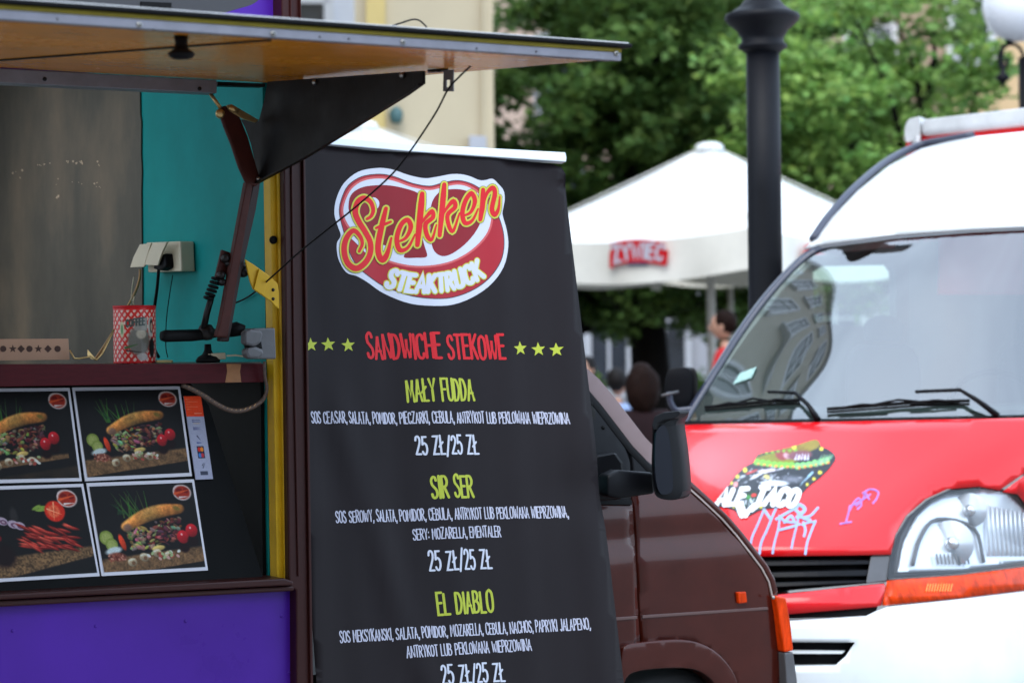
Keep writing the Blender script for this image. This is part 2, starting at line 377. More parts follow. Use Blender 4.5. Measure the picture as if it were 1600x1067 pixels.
G = {
 'A': (.50, [[(0, 0), (.25, 1), (.5, 0)], [(.09, .34), (.41, .34)]]),
 'B': (.46, [[(0, 0), (0, 1)], sm((0, 1), (.28, .97), (.38, .78), (.27, .57), (0, .53)), sm((0, .53), (.32, .5), (.45, .27), (.32, .03), (0, 0))]),
 'C': (.44, [sm((.42, .80), (.38, .95), (.23, 1), (.05, .88), (0, .5), (.05, .12), (.23, 0), (.38, .05), (.42, .20))]),
 'D': (.46, [[(0, 0), (0, 1)], sm((0, 1), (.28, .93), (.44, .5), (.28, .07), (0, 0))]),
 'E': (.38, [[(.38, 1), (0, 1), (0, 0), (.38, 0)], [(0, .53), (.32, .53)]]),
 'F': (.38, [[(.38, 1), (0, 1), (0, 0)], [(0, .52), (.32, .52)]]),
 'H': (.44, [[(0, 0), (0, 1)], [(.44, 0), (.44, 1)], [(0, .5), (.44, .5)]]),
 'I': (.06, [[(.03, 0), (.03, 1)]]),
 'J': (.30, [sm((.28, 1), (.28, .5), (.26, .15), (.14, 0), (0, .12))]),
 'K': (.44, [[(0, 0), (0, 1)], [(.42, 1), (.02, .45)], [(.12, .56), (.44, 0)]]),
 'L': (.36, [[(0, 1), (0, 0), (.36, 0)]]),
 'Ł': (.38, [[(.04, 1), (.04, 0), (.38, 0)], [(-.08, .40), (.24, .64)]]),
 'M': (.56, [[(0, 0), (.04, 1), (.28, .25), (.52, 1), (.56, 0)]]),
 'N': (.46, [[(0, 0), (0, 1), (.46, 0), (.46, 1)]]),
 'O': (.48, [sm((.24, 1), (.05, .86), (0, .5), (.05, .14), (.24, 0), (.43, .14), (.48, .5), (.43, .86), (.24, 1))]),
 'P': (.42, [[(0, 0), (0, 1)], sm((0, 1), (.28, .97), (.41, .74), (.28, .50), (0, .46))]),
 'R': (.44, [[(0, 0), (0, 1)], sm((0, 1), (.28, .97), (.40, .75), (.28, .53), (0, .5)), [(.16, .5), (.44, 0)]]),
 'S': (.42, [sm((.39, .83), (.32, .97), (.18, 1), (.03, .86), (.06, .64), (.22, .5), (.38, .34), (.39, .12), (.22, 0), (.06, .04), (0, .18))]),
 'T': (.42, [[(0, 1), (.42, 1)], [(.21, 1), (.21, 0)]]),
 'U': (.44, [sm((0, 1), (0, .4), (.05, .08), (.22, 0), (.39, .08), (.44, .4), (.44, 1))]),
 'W': (.66, [[(0, 1), (.14, 0), (.33, .8), (.50, 0), (.66, 1)]]),
 'Y': (.46, [[(0, 1), (.23, .5), (.46, 1)], [(.23, .5), (.23, 0)]]),
 'Z': (.44, [[(.02, 1), (.42, 1), (0, 0), (.44, 0)]]),
 'Ż': (.44, [[(.02, 1), (.42, 1), (0, 0), (.44, 0)], [(.22, 1.22), (.22, 1.27)]]),
 '2': (.42, [sm((.02, .78), (.08, .96), (.24, 1), (.38, .86), (.36, .62), (.18, .3), (0, 0)), [(0, 0), (.42, 0)]]),
 '5': (.42, [[(.38, 1), (.06, 1), (.03, .56)], sm((.03, .56), (.2, .64), (.38, .5), (.40, .22), (.26, 0), (.08, .02), (0, .15))]),
 '/': (.34, [[(0, -.12), (.34, 1.05)]]), ',': (.06, [[(.05, .08), (0, -.14)]]), ':': (.06, [[(.03, .15), (.03, .22)], [(.03, .62), (.03, .69)]]),
 ' ': (.22, []),
}
def text_strokes(s, p0, p1, h, w, up=(0, -1), gap=.17, arc=0, jitter=0, rnd=None):
    adv = sum(G[c][0] + gap for c in s) - gap
    p0 = np.array(p0, float); p1 = np.array(p1, float); L = np.linalg.norm(p1 - p0); k = L / adv; dr = (p1 - p0) / L
    up = np.array(up, float); out = []; x = 0
    for c in s:
        g, strokes = G[c]
        hh = h * (1 + (rnd.uniform(-jitter, jitter) if rnd and jitter else 0)); dy = rnd.uniform(-jitter, jitter) * h * .4 if rnd and jitter else 0
        for st in strokes:
            q = cat_rom(st[1], 4) if st[0] == 's' else st
            pts = []
            for (a, b) in q:
                u = x + a; f = u / adv
                bend = arc * 4 * f * (1 - f)
                slope = arc * 4 * (1 - 2 * f) / L
                upv = up if not arc else np.array((slope * .9, -1.0))
                pts.append(tuple(p0 + dr * (u * k) + upv * (b * hh + dy) + np.array((0, bend))))
            out.append((pts, w))
        x += g + gap
    return out
def star_poly(x, y, r, rot=0):
    return [(x + (r if k % 2 == 0 else r * .42) * math.sin(rot + math.pi * k / 5), y - (r if k % 2 == 0 else r * .42) * math.cos(rot + math.pi * k / 5)) for k in range(10)]

# ------------------------------------------------------------------ painted prints (colour per vertex of a fine grid)
class Paint:
    def __init__(s, w, h, c):
        s.w, s.h = w, h; s.a = np.ones((h, w, 3)) * np.array(c) / 255.
        s.y, s.x = np.mgrid[0:h, 0:w]; s.x = (s.x + .5) / w; s.y = (s.y + .5) / h
        s.asp = w / h
    def noise(s, cells, seed=0):
        r = np.random.default_rng(seed); g = r.random((cells + 2, int(cells * s.asp) + 3))
        fx = s.x * (g.shape[1] - 2); fy = s.y * (g.shape[0] - 2); ix = fx.astype(int); iy = fy.astype(int); u = fx - ix; v = fy - iy
        return (g[iy, ix] * (1 - u) + g[iy, ix + 1] * u) * (1 - v) + (g[iy + 1, ix] * (1 - u) + g[iy + 1, ix + 1] * u) * v
    def put(s, mask, c):
        mask = np.clip(mask, 0, 1)[..., None]; c = np.array(c) / 255. if not isinstance(c, np.ndarray) else c
        s.a = s.a * (1 - mask) + c * mask
    def ell(s, cx, cy, rx, ry, rot, c, soft=.12, shade=0, al=1):
        X = (s.x - cx) * s.asp; Y = s.y - cy; co, si = math.cos(rot), math.sin(rot)
        u = (X * co + Y * si) / (rx * s.asp); v = (-X * si + Y * co) / ry; r = np.sqrt(u * u + v * v)
        col = np.array(c) / 255. * np.ones(s.a.shape)
        if shade: col = col * (1 + shade * (-v - .3 * u))[..., None]
        s.put(np.clip((1 - r) / soft, 0, 1) * al, np.clip(col, 0, 1))
    def poly(s, pts, c, al=1):
        ins = np.zeros(s.x.shape, bool); n = len(pts)
        for i in range(n):
            (xi, yi), (xj, yj) = pts[i], pts[i - 1]
            if yi != yj: ins ^= ((yi > s.y) != (yj > s.y)) & (s.x < (xj - xi) * (s.y - yi) / (yj - yi) + xi)
        s.put(ins * al, c)
    def line(s, p, q, w, c, al=1):
        X = s.x * s.asp; ax, ay, bx, by = p[0] * s.asp, p[1], q[0] * s.asp, q[1]
        L = (bx - ax) ** 2 + (by - ay) ** 2 + 1e-9; t = np.clip(((X - ax) * (bx - ax) + (s.y - ay) * (by - ay)) / L, 0, 1)
        d = np.hypot(X - ax - t * (bx - ax), s.y - ay - t * (by - ay)); s.put(np.clip((w * (1 - .6 * t) - d) / (w * .5), 0, 1) * al, c)
    def grain(s, amt, seed=0): s.a = np.clip(s.a * (1 + amt * (np.random.default_rng(seed).random(s.a.shape[:2]) - .5))[..., None], 0, 1)
    def linear(s): a = np.clip(s.a, 0, 1); return np.where(a <= .04045, a / 12.92, ((a + .055) / 1.055) ** 2.4)
def quad_map(q):
    (x0, y0), (x1, y1), (x2, y2), (x3, y3) = q      # tl tr br bl
    return lambda u, v: ((x0 * (1 - u) + x1 * u) * (1 - v) + (x3 * (1 - u) + x2 * u) * v, (y0 * (1 - u) + y1 * u) * (1 - v) + (y3 * (1 - u) + y2 * u) * v)
def printed_grid(name, im, uvmap, m, parent, **kw):
    h, w = im.h, im.w; vs = [uvmap((i) / (w - 1), (j) / (h - 1)) for j in range(h) for i in range(w)]
    fs = [[j * w + i, (j + 1) * w + i, (j + 1) * w + i + 1, j * w + i + 1] for j in range(h - 1) for i in range(w - 1)]
    return mesh(name, vs, fs, m, parent, cols=im.linear().reshape(-1, 3), **kw)
PRINT = mat_attr('printed_colours', .5, 0)
PRINT_G = mat_attr('printed_vinyl', .35, .3)

#=== PART 2: SETTING ===
g = mesh('ground', [(-150, -120, 0), (200, -120, 0), (200, 220, 0), (-150, 220, 0)], [[0, 1, 2, 3]], M['paving'], kind='structure')

def window(parent, c, w, h, right, out, sill=True, mull=1, fm=None, pm=None, fw=.07):
    """frame (a part) with pane and sill as its sub-parts; c is the centre on the wall face"""
    c = Vector(c); fm = fm or M['wframe']; pm = pm or M['pane']; geos = []
    hw, hh = w / 2, h / 2
    for (a, b, ha, hb) in ((-hw, 0, fw, hh), (hw, 0, fw, hh), (0, hh, hw, fw), (0, -hh, hw, fw)):
        geos.append((box_pts(c + right * a + Z_ * b + out * .03, right * ha, out * .06, Z_ * hb), BOXF))
    for k in range(mull):
        a = -hw + w * (k + 1) / (mull + 1); geos.append((box_pts(c + right * a + out * .028, right * fw * .45, out * .045, Z_ * hh), BOXF))
    geos.append((box_pts(c + Z_ * hh * .35 + out * .026, right * hw, out * .04, Z_ * fw * .4), BOXF))
    v, f = merge(geos); fr = mesh('window', v, f, fm, parent)
    box('pane', c + out * .012, hw, .008, hh, pm, fr, 0, right, out)
    if sill: box('sill', c - Z_ * (hh + .13) + out * .10, hw + .14, .14, .05, M['stone'], fr, 0, right, out)
    return fr
def building(name, label, a, b, depth, h, wallm, cols, rows, ww=1.15, wh=1.75, z0=3.9, dz=3.5, plinth=None, ground=None, group=None, cornice=True):
    """a -> b: ground line of the face that looks at the square (its outside is on the right hand of a->b rotated -90)"""
    a = Vector(a); b = Vector(b); r = (b - a).normalized(); L = (b - a).length; out = Vector((r.y, -r.x, 0))
    rt = root(name, (a + b) / 2, label, 'building', group)
    c = (a + b) / 2 - out * depth / 2 + Z_ * h / 2
    box('wall', c, L / 2, depth / 2, h / 2, wallm, rt, 0, r, out)
    if cornice: box('cornice', (a + b) / 2 + out * .12 + Z_ * (h - .25), L / 2 + .1, .22, .2, M['stone'], rt, 0, r, out)
    rf = [a - out * -.3 + Z_ * h, b + out * .3 + Z_ * h, b - out * depth + Z_ * h, a - out * depth + Z_ * h]
    rf += [a - out * depth / 2 + Z_ * (h + 2.2) + r * 1.5, b - out * depth / 2 + Z_ * (h + 2.2) - r * 1.5]
    mesh('roof', rf, [[0, 1, 5, 4], [1, 2, 5], [2, 3, 4, 5], [3, 0, 4]], mat('red_roof_tiles', (.22, .07, .04), .8, var=.3, vscale=5), rt)
    if plinth: box('plinth', (a + b) / 2 + out * .06 + Z_ * 1.5, L / 2, .06, 1.5, plinth, rt, 0, r, out)
    for j in range(rows):
        for i in cols: window(rt, a + r * i + Z_ * (z0 + j * dz) + out * .002, ww, wh, r, out)
    if ground:
        for (x, w_) in ground: window(rt, a + r * x + Z_ * 1.55 + out * .13, w_, 2.3, r, out, sill=False, mull=1, fm=M['stone'])
    return rt
# cream house at the left with its corner at x=775
p1 = P(560, 533, 24); p2 = P(776, 533, 24.05)
aa = Vector((p1.x - .0, p1.y, 0)); bb = Vector((p2.x, p2.y, 0))
rt = building('cream_house', 'cream plastered house corner rising behind the charcoal banner', aa, bb, 7, 13, M['plaster'], [], 0)
r = (bb - aa).normalized(); out = Vector((r.y, -r.x, 0)); L = (bb - aa).length
def onA(px, py, off=0): return hit(px, py, aa + out * off, out)
slab('corner_strip', [(572, -400), (602, -400), (602, 700), (572, 700)], lambda x, y: onA(x, y, .07), -out * .07, M['plaster_y'], rt)
slab('drainpipe', [(753, -400), (757, -400), (757, 700), (753, 700)], lambda x, y: onA(x, y, .06), -out * .055, M['plaster'], rt, bevel=.01)
slab('meter_box', [(733, 212), (760, 213), (760, 236), (733, 235)], lambda x, y: onA(x, y, .14), -out * .13, M['plaster_g'], rt, bevel=.01)
lathe('wall_lamp', [(.0, 0), (.05, .0), (.07, .05), (.075, .12), (.03, .17), (0, .18)], onA(619, 193, .1), mat('patina_green', (.05, .12, .12), .5), rt, seg=12)
# white house farther left
a3 = P(300, 533, 33); b3 = P(572, 533, 33.5)
wh = building('white_house', 'white house with shaded windows left of the cream house', (a3.x, a3.y, 0), (b3.x, b3.y, 0), 8, 16, mat('white_plaster', (.66, .68, .74), .85, var=.12, vscale=1.5), [1.55], 3, ww=.95, wh=1.5, z0=2.6, dz=3.2)
# long house behind the trees
a2 = P(640, 533, 50); b2 = P(1485, 533, 48)
building('pink_house', 'long pinkish plaster house seen through the tree crowns', (a2.x, a2.y, 0), (b2.x, b2.y, 0), 10, 12.5, M['plaster_p'],
         [1.2, 3.4, 5.6, 7.8, 10.0], 3, z0=4.4, dz=2.9, ww=1.0, wh=1.6, plinth=M['plaster_g'], ground=[(2.9, 1.0), (4.4, .9), (5.6, 1.0), (7.2, 1.1), (9.2, 1.2)])
a4 = P(1486, 533, 44); b4 = P(2150, 533, 40)
building('apricot_house', 'apricot plaster house with white window sills at the right edge', (a4.x, a4.y, 0), (b4.x, b4.y, 0), 10, 13, M['plaster_o'],
         [.52, 2.6, 4.7, 6.4], 3, z0=3.4, dz=4.25, ww=.78, wh=1.7, plinth=M['stone'])
# houses behind the camera and to the left: they close the square and show up in paint and glass
def far_house(name, label, a, b, m, n, rows, h):
    L = (Vector(b) - Vector(a)).length
    building(name, label, a, b, 9, h, m, [L * (i + .5) / n for i in range(n)], rows, z0=4.2, dz=3.3, ww=1.3, wh=2.0, plinth=M['plaster_g'])
far_house('town_house', 'cream town house behind the photographer, left part of the row', (-2, -19, 0), (-26, -17, 0), M['plaster'], 7, 3, 13)
far_house('town_house', 'grey town house behind the photographer, right part of the row', (24, -20, 0), (-1.8, -19.2, 0), M['plaster_g'], 7, 3, 12)
far_house('town_house', 'tall pale town house on the left side of the square', (-6.3, 9.5, 0), (-6.6, 27, 0), mat('dusty_plaster', (.44, .40, .33), .9, var=.08), 7, 5, 20)

# ---- trees
LEAF = mat_attr('leaf', .5, 0, .34)
def tree(label, base, trunk_r, crown, n_cl, n_leaf, tone, seed, leaf=.10, trunk_h=2.4, group='trees in the square', lean=(0, 0), low_=1.6):
    rr = np.random.default_rng(seed); rd = random.Random(seed)
    rt = root('leafy_tree', base, label, 'tree', group); base = Vector(base)
    geos = []; top = base + Vector((lean[0], lean[1], trunk_h + 1.2))
    pts = [base + Vector((lean[0] * f + .05 * math.sin(5 * f), lean[1] * f, (trunk_h + 1.2) * f)) for f in (0, .05, .3, .6, 1)]
    geos.append(tube_geo(pts, [trunk_r * 1.5, trunk_r * 1.15, trunk_r, trunk_r * .85, trunk_r * .6], 12))
    (cx, cy, cz), (rx, ry, rz) = crown
    C = Vector((cx, cy, cz)); cl = []
    for i in range(n_cl):
        while True:
            v = rr.normal(size=3); v /= np.linalg.norm(v); q = rr.random() ** .42
            p = np.array((cx, cy, cz)) + v * q * np.array((rx, ry, rz))
            if p[2] > low_: break
        cl.append((p, rr.uniform(.28, .62)))
    for i in range(0, n_cl, max(1, n_cl // 26)):
        e = Vector(cl[i][0]); s = base + Vector((lean[0], lean[1], trunk_h * rd.uniform(.75, 1.45)))
        mid = (s + e) / 2 + Vector((rd.uniform(-.3, .3), rd.uniform(-.3, .3), rd.uniform(-.1, .5)))
        geos.append(tube_geo(cat_rom([tuple(s), tuple(mid), tuple(e)], 4), [trunk_r * x for x in (.42, .36, .32, .28, .24, .2, .15, .11, .06)], 6))
    v, f = merge(geos); mesh('trunk', v, f, M['bark'], rt, smooth=True)
    # leaves: two-triangle folded blades, clustered on drooping sprays
    N = n_cl * n_leaf; ctr = np.repeat(np.array([c[0] for c in cl]), n_leaf, 0); rad = np.repeat([c[1] for c in cl], n_leaf)
    v = rr.normal(size=(N, 3)); v /= np.linalg.norm(v, axis=1)[:, None]; q = rr.random(N) ** .5
    pos = ctr + v * (q * rad)[:, None] * np.array((1.15, 1.15, .55))
    pos[:, 2] -= .12 * (q * rad) ** 2
    ax = rr.normal(size=(N, 3)) * np.array((1, 1, .45)); ax /= np.linalg.norm(ax, axis=1)[:, None]
    up = rr.normal(size=(N, 3)) * .55 + np.array((0, 0, 1)); sd_ = np.cross(ax, up); sd_ /= np.linalg.norm(sd_, axis=1)[:, None]
    nr = np.cross(sd_, ax); L = leaf * rr.uniform(.7, 1.35, N)[:, None]
    a = pos - ax * L * .5; b = pos + ax * L * .5 - nr * L * .12; m1 = pos + sd_ * L * .33 + nr * L * .08; m2 = pos - sd_ * L * .33 + nr * L * .08
    V = np.stack([a, m1, b, m2], 1).reshape(-1, 3); idx = np.arange(N)[:, None] * 4
    loc = np.array(base)
    me = bpy.data.meshes.new('crown'); fc = np.concatenate([idx + np.array([[0, 1, 2]]), idx + np.array([[0, 2, 3]])], 1).reshape(-1, 3)
    me.vertices.add(len(V)); me.vertices.foreach_set('co', (V - loc).ravel())
    me.loops.add(fc.size); me.loops.foreach_set('vertex_index', fc.ravel()); me.polygons.add(len(fc))
    me.polygons.foreach_set('loop_start', np.arange(0, fc.size, 3)); me.polygons.foreach_set('loop_total', np.full(len(fc), 3)); me.update()
    me.materials.append(LEAF)
    tc = np.array(tone); k = np.repeat(rr.uniform(.72, 1.28, len(cl)), n_leaf) * rr.uniform(.7, 1.35, N)
    hue = rr.normal(0, .10, N)[:, None] * np.array((1, .25, -.4)); c4 = np.ones((N, 4)); c4[:, :3] = np.clip(tc * k[:, None] * (1 + hue), .003, 1)
    ca = me.color_attributes.new('print', 'FLOAT_COLOR', 'POINT'); ca.data.foreach_set('color', np.repeat(c4, 4, 0).astype(np.float32).ravel())
    link(bpy.data.objects.new('crown', me), rt)
    return rt
t1 = P(1012, 640, 31); t2 = P(1330, 660, 27); t3 = P(1080, 640, 38)
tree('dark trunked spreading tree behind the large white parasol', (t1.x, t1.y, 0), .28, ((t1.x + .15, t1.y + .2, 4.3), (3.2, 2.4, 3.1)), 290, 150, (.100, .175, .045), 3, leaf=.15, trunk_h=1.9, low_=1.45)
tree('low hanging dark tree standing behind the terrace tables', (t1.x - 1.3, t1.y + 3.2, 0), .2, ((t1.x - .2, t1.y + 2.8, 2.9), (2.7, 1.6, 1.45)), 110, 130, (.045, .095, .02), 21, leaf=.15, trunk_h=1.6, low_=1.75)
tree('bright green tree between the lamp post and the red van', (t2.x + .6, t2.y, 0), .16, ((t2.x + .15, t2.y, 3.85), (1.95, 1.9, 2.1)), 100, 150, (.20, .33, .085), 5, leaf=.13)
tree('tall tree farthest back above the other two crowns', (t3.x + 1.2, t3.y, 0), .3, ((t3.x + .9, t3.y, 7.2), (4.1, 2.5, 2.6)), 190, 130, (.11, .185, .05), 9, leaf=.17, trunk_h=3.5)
def bush(label, px, dep, w, h, tone, seed):
    b = P(px, 600, dep); rr = np.random.default_rng(seed); N = 2600
    rt = root('shrub', (b.x, b.y, 0), label, 'shrub', 'shrubs beside the terrace')
    v = rr.normal(size=(N, 3)); v[:, 2] = abs(v[:, 2]); v /= np.linalg.norm(v, axis=1)[:, None]; q = rr.random(N) ** .3
    pos = np.array((b.x, b.y, .25)) + v * q[:, None] * np.array((w, w, h)) * rr.uniform(.85, 1.1, N)[:, None]
    ax = rr.normal(size=(N, 3)); ax /= np.linalg.norm(ax, axis=1)[:, None]; s_ = np.cross(ax, v); L = .07
    V = np.stack([pos - ax * L, pos + s_ * L * .5, pos + ax * L, pos - s_ * L * .5], 1).reshape(-1, 3)
    k = rr.uniform(.7, 1.3, N); cols = np.repeat(np.array(tone)[None] * k[:, None], 4, 0)
    mesh('foliage', V, [[4 * i, 4 * i + 1, 4 * i + 2, 4 * i + 3] for i in range(N)], LEAF, rt, cols=cols)
    geos = [tube_geo([Vector((b.x, b.y, 0)), Vector((b.x + rr.uniform(-.3, .3) * w, b.y + rr.uniform(-.3, .3) * w, h * .8))], [.03, .01], 6) for _ in range(6)]
    v, f = merge(geos); mesh('stem', v, f, M['bark'], rt)
bush('rounded light green shrub just right of the banner edge', 912, 26, .42, .98, (.16, .27, .045), 1)
bush('small green shrub between the mirror and the parasol pole', 1096, 27, .30, .88, (.11, .22, .045), 2)

# ---- near lamp post
LPd = 9.9; lp = P(1197, 533, LPd); k = LPd / F
def zz(py, dep, px=1197): return P(px, py, dep).z
lr = root('lamp_post', (lp.x, lp.y, 0), 'dark cast iron lamp post rising between the parasol and the red van', 'lamp post')
z = lambda py: zz(py, LPd)
lathe('shaft', [(30 * k, 0), (30 * k, .5), (27.5 * k, .55), (26.6 * k, z(300)), (26 * k, z(82))], (lp.x, lp.y, 0), M['lamppost'], lr, seg=40)
lathe('capital', [(26 * k, z(84)), (31 * k, z(80)), (38 * k, z(76)), (38 * k, z(71)), (33 * k, z(67)), (33 * k, z(60)), (37 * k, z(54)), (41 * k, z(47)), (50 * k, z(40)),
                  (57 * k, z(33)), (59 * k, z(28)), (57 * k, z(23)), (48 * k, z(19)), (40 * k, z(14)), (34 * k, z(9)), (27 * k, z(0))], (lp.x, lp.y, 0), M['lamppost'], lr, seg=40)
lathe('neck', [(27 * k, z(0)), (24 * k, z(-8)), (22 * k, z(-60)), (20 * k, z(-260))], (lp.x, lp.y, 0), M['lamppost'], lr, seg=32)
# ---- globe lamp farther off at the right edge
gd = 17; gl = root('globe_lamp', P(1612, 533, gd) * Vector((1, 1, 0)) if False else Vector((P(1606, 533, gd).x, gd, 0)), 'white globe lamp with curled iron bracket in the top right corner', 'street lamp')
gx = gl.location.x; kk = gd / F
tube('pole', [Vector((gx, gd, 0)), Vector((gx, gd, zz(90, gd, 1600)))], .045, M['lamppost'], gl, seg=12)
gc = P(1590, 11, gd)
lathe('globe', [(55 * kk * math.sin(math.pi * i / 16), 55 * kk * (1 - math.cos(math.pi * i / 16)) - 55 * kk) for i in range(17)], gc, M['globe'], gl, seg=32)
tube('scroll_bracket', [P(x, y, gd) for x, y in ((1602, 150), (1602, 105), (1596, 80), (1585, 70), (1572, 72), (1562, 84), (1561, 100), (1567, 108), (1574, 100), (1573, 90))], .013, M['lamppost'], gl, seg=8, smooth_path=4)
tube('globe_stem', [P(1578, 72, gd), P(1577, 60, gd)], [.02, .035], M['lamppost'], gl)
lathe('pendant', [(.004, -.02), (.02, .02), (.05, .04), (.055, .06), (.02, .09), (.012, .2), (.01, .3)], P(1567, 133, gd), M['lamppost'], gl, seg=14)

# ---- parasols
def parasol(label, apex, half, rise, val, yaw, logo=None, poleh=None, pole_r=.035):
    base = Vector((apex.x, apex.y, 0)); rt = root('parasol', base, label, 'parasol', 'white square parasols')
    cs = [apex + Vector((math.cos(yaw + math.pi / 2 * i) * half, math.sin(yaw + math.pi / 2 * i) * half, -rise)) for i in range(4)]
    n = 14; vs = []; fs = []
    def sag(a, b, u, v):     # u 0..1 from apex to rim, v across the face
        p = apex.lerp(cs[a].lerp(cs[b], v), u); e = 4 * v * (1 - v)
        return p - Z_ * (.09 * e * u + .035 * math.sin(math.pi * u))
    for q in range(4):
        b0 = len(vs)
        for i in range(n + 1):
            for j in range(n + 1): vs.append(sag(q, (q + 1) % 4, i / n, j / n))
        for i in range(n):
            for j in range(n): fs.append([b0 + i * (n + 1) + j, b0 + (i + 1) * (n + 1) + j, b0 + (i + 1) * (n + 1) + j + 1, b0 + i * (n + 1) + j + 1])
    mesh('canopy', vs, fs, M['canvas'], rt, smooth=True)
    rnd = random.Random(3); facef = {}
    for q in range(4):
        a, b = q, (q + 1) % 4; nn = 40; vs = []
        oo = ((cs[a] + cs[b]) / 2 - apex); oo.z = 0; oo.normalize()
        for i in range(nn + 1):
            for j in range(5):
                v = i / nn; p = sag(a, b, 1, v); wv = .03 * math.sin(v * 19 + q) * (j / 4) + .05 * (j / 4)
                e = abs(v - .5) * 2
                vs.append(p + oo * (wv + .004) - Z_ * (val * j / 4 * (1 - .05 * e)))
        fs = [[i * 5 + j, i * 5 + j + 1, (i + 1) * 5 + j + 1, (i + 1) * 5 + j] for i in range(nn) for j in range(4)]
        mesh('valance', vs, fs, M['canvas_in'] , rt, smooth=True)
        facef[q] = (a, b, oo)
    lathe('cap', [(.0, .02), (.08, .018), (.13, .0), (.16, -.055), (.14, -.07)], apex, M['canvas'], rt, seg=16)
    tube('pole', [base, apex - Z_ * .05], pole_r, M['pole'], rt, seg=16)
    for c in cs: tube('rib', [apex - Z_ * .1, c - Z_ * .02], .012, M['pole'], rt, seg=6)
    for c in cs: tube('seam', [apex.lerp(c, .06) + Z_ * .004, c + Z_ * .004], .007, M['canvas_in'], rt, seg=6)
    box('foot', base + Z_ * .05, .4, .4, .05, M['plaster_g'], rt, .01)
    return rt, cs, facef, sag
pa = P(1108, 226, 24)
prt, cs, ff, sag = parasol('large white parasol with red printed valance behind the banner', pa, 2.12, .97, .42, math.radians(-92 + 8), pole_r=.045)
# find the front left face and put the emblem on it
best = min(ff, key=lambda q: ((cs[ff[q][0]] + cs[ff[q][1]]) / 2).y + ((cs[ff[q][0]] + cs[ff[q][1]]) / 2).x * .8)
oo = ff[best][2]; pc = (cs[ff[best][0]] + cs[ff[best][1]]) / 2 + oo * .085
emb = lambda x, y: hit(x, y, pc, oo)
def arcband(x0, x1, y0, y1, sag_, n=14):
    top = [(x0 + (x1 - x0) * i / n, y0 - sag_ * 4 * (i / n) * (1 - i / n)) for i in range(n + 1)]
    bot = [(x0 + (x1 - x0) * i / n, y1 - sag_ * 4 * (i / n) * (1 - i / n)) for i in range(n + 1)][::-1]
    return top + bot
sheet('emblem_band', arcband(954, 1040, 380, 416, 6), emb, M['ink_red'], prt, off=.002)
sheet('emblem_tail', [(952, 394), (960, 392), (958, 420), (952, 418)], emb, M['ink_red'], prt, off=.001)
sheet('emblem_tail', [(1036, 388), (1045, 392), (1042, 414), (1034, 408)], emb, M['ink_red'], prt, off=.001)
print_strokes('lettering', text_strokes('ŻYWIEC', (961, 410), (1033, 407), 23, 4.6, gap=.22, arc=-5), emb, M['ink_white'], prt, .006)
sheet('emblem_line', [(981, 408 + 3), (1012, 407 + 3), (1012, 411 + 3), (981, 412 + 3)], emb, mat('navy_ink', (.03, .05, .12), .6), prt, off=.002)
# a red mark on the neighbouring valance, at the right of the lamp post
b2q = min(ff, key=lambda q: ((cs[ff[q][0]] + cs[ff[q][1]]) / 2).y - ((cs[ff[q][0]] + cs[ff[q][1]]) / 2).x * .8)
o2 = ff[b2q][2]; pc2 = (cs[ff[b2q][0]] + cs[ff[b2q][1]]) / 2 + o2 * .085
sheet('emblem_band', arcband(1257, 1310, 384, 408, 4), lambda x, y: hit(x, y, pc2, o2), M['ink_red'], prt, off=.002)
parasol('smaller white parasol farther back beside the lamp post', P(1140, 330, 29), 1.25, .6, .3, math.radians(-60))
parasol('white parasol whose tip shows above the banner rail', P(566, 192, 22), 1.6, .55, .3, math.radians(-85))

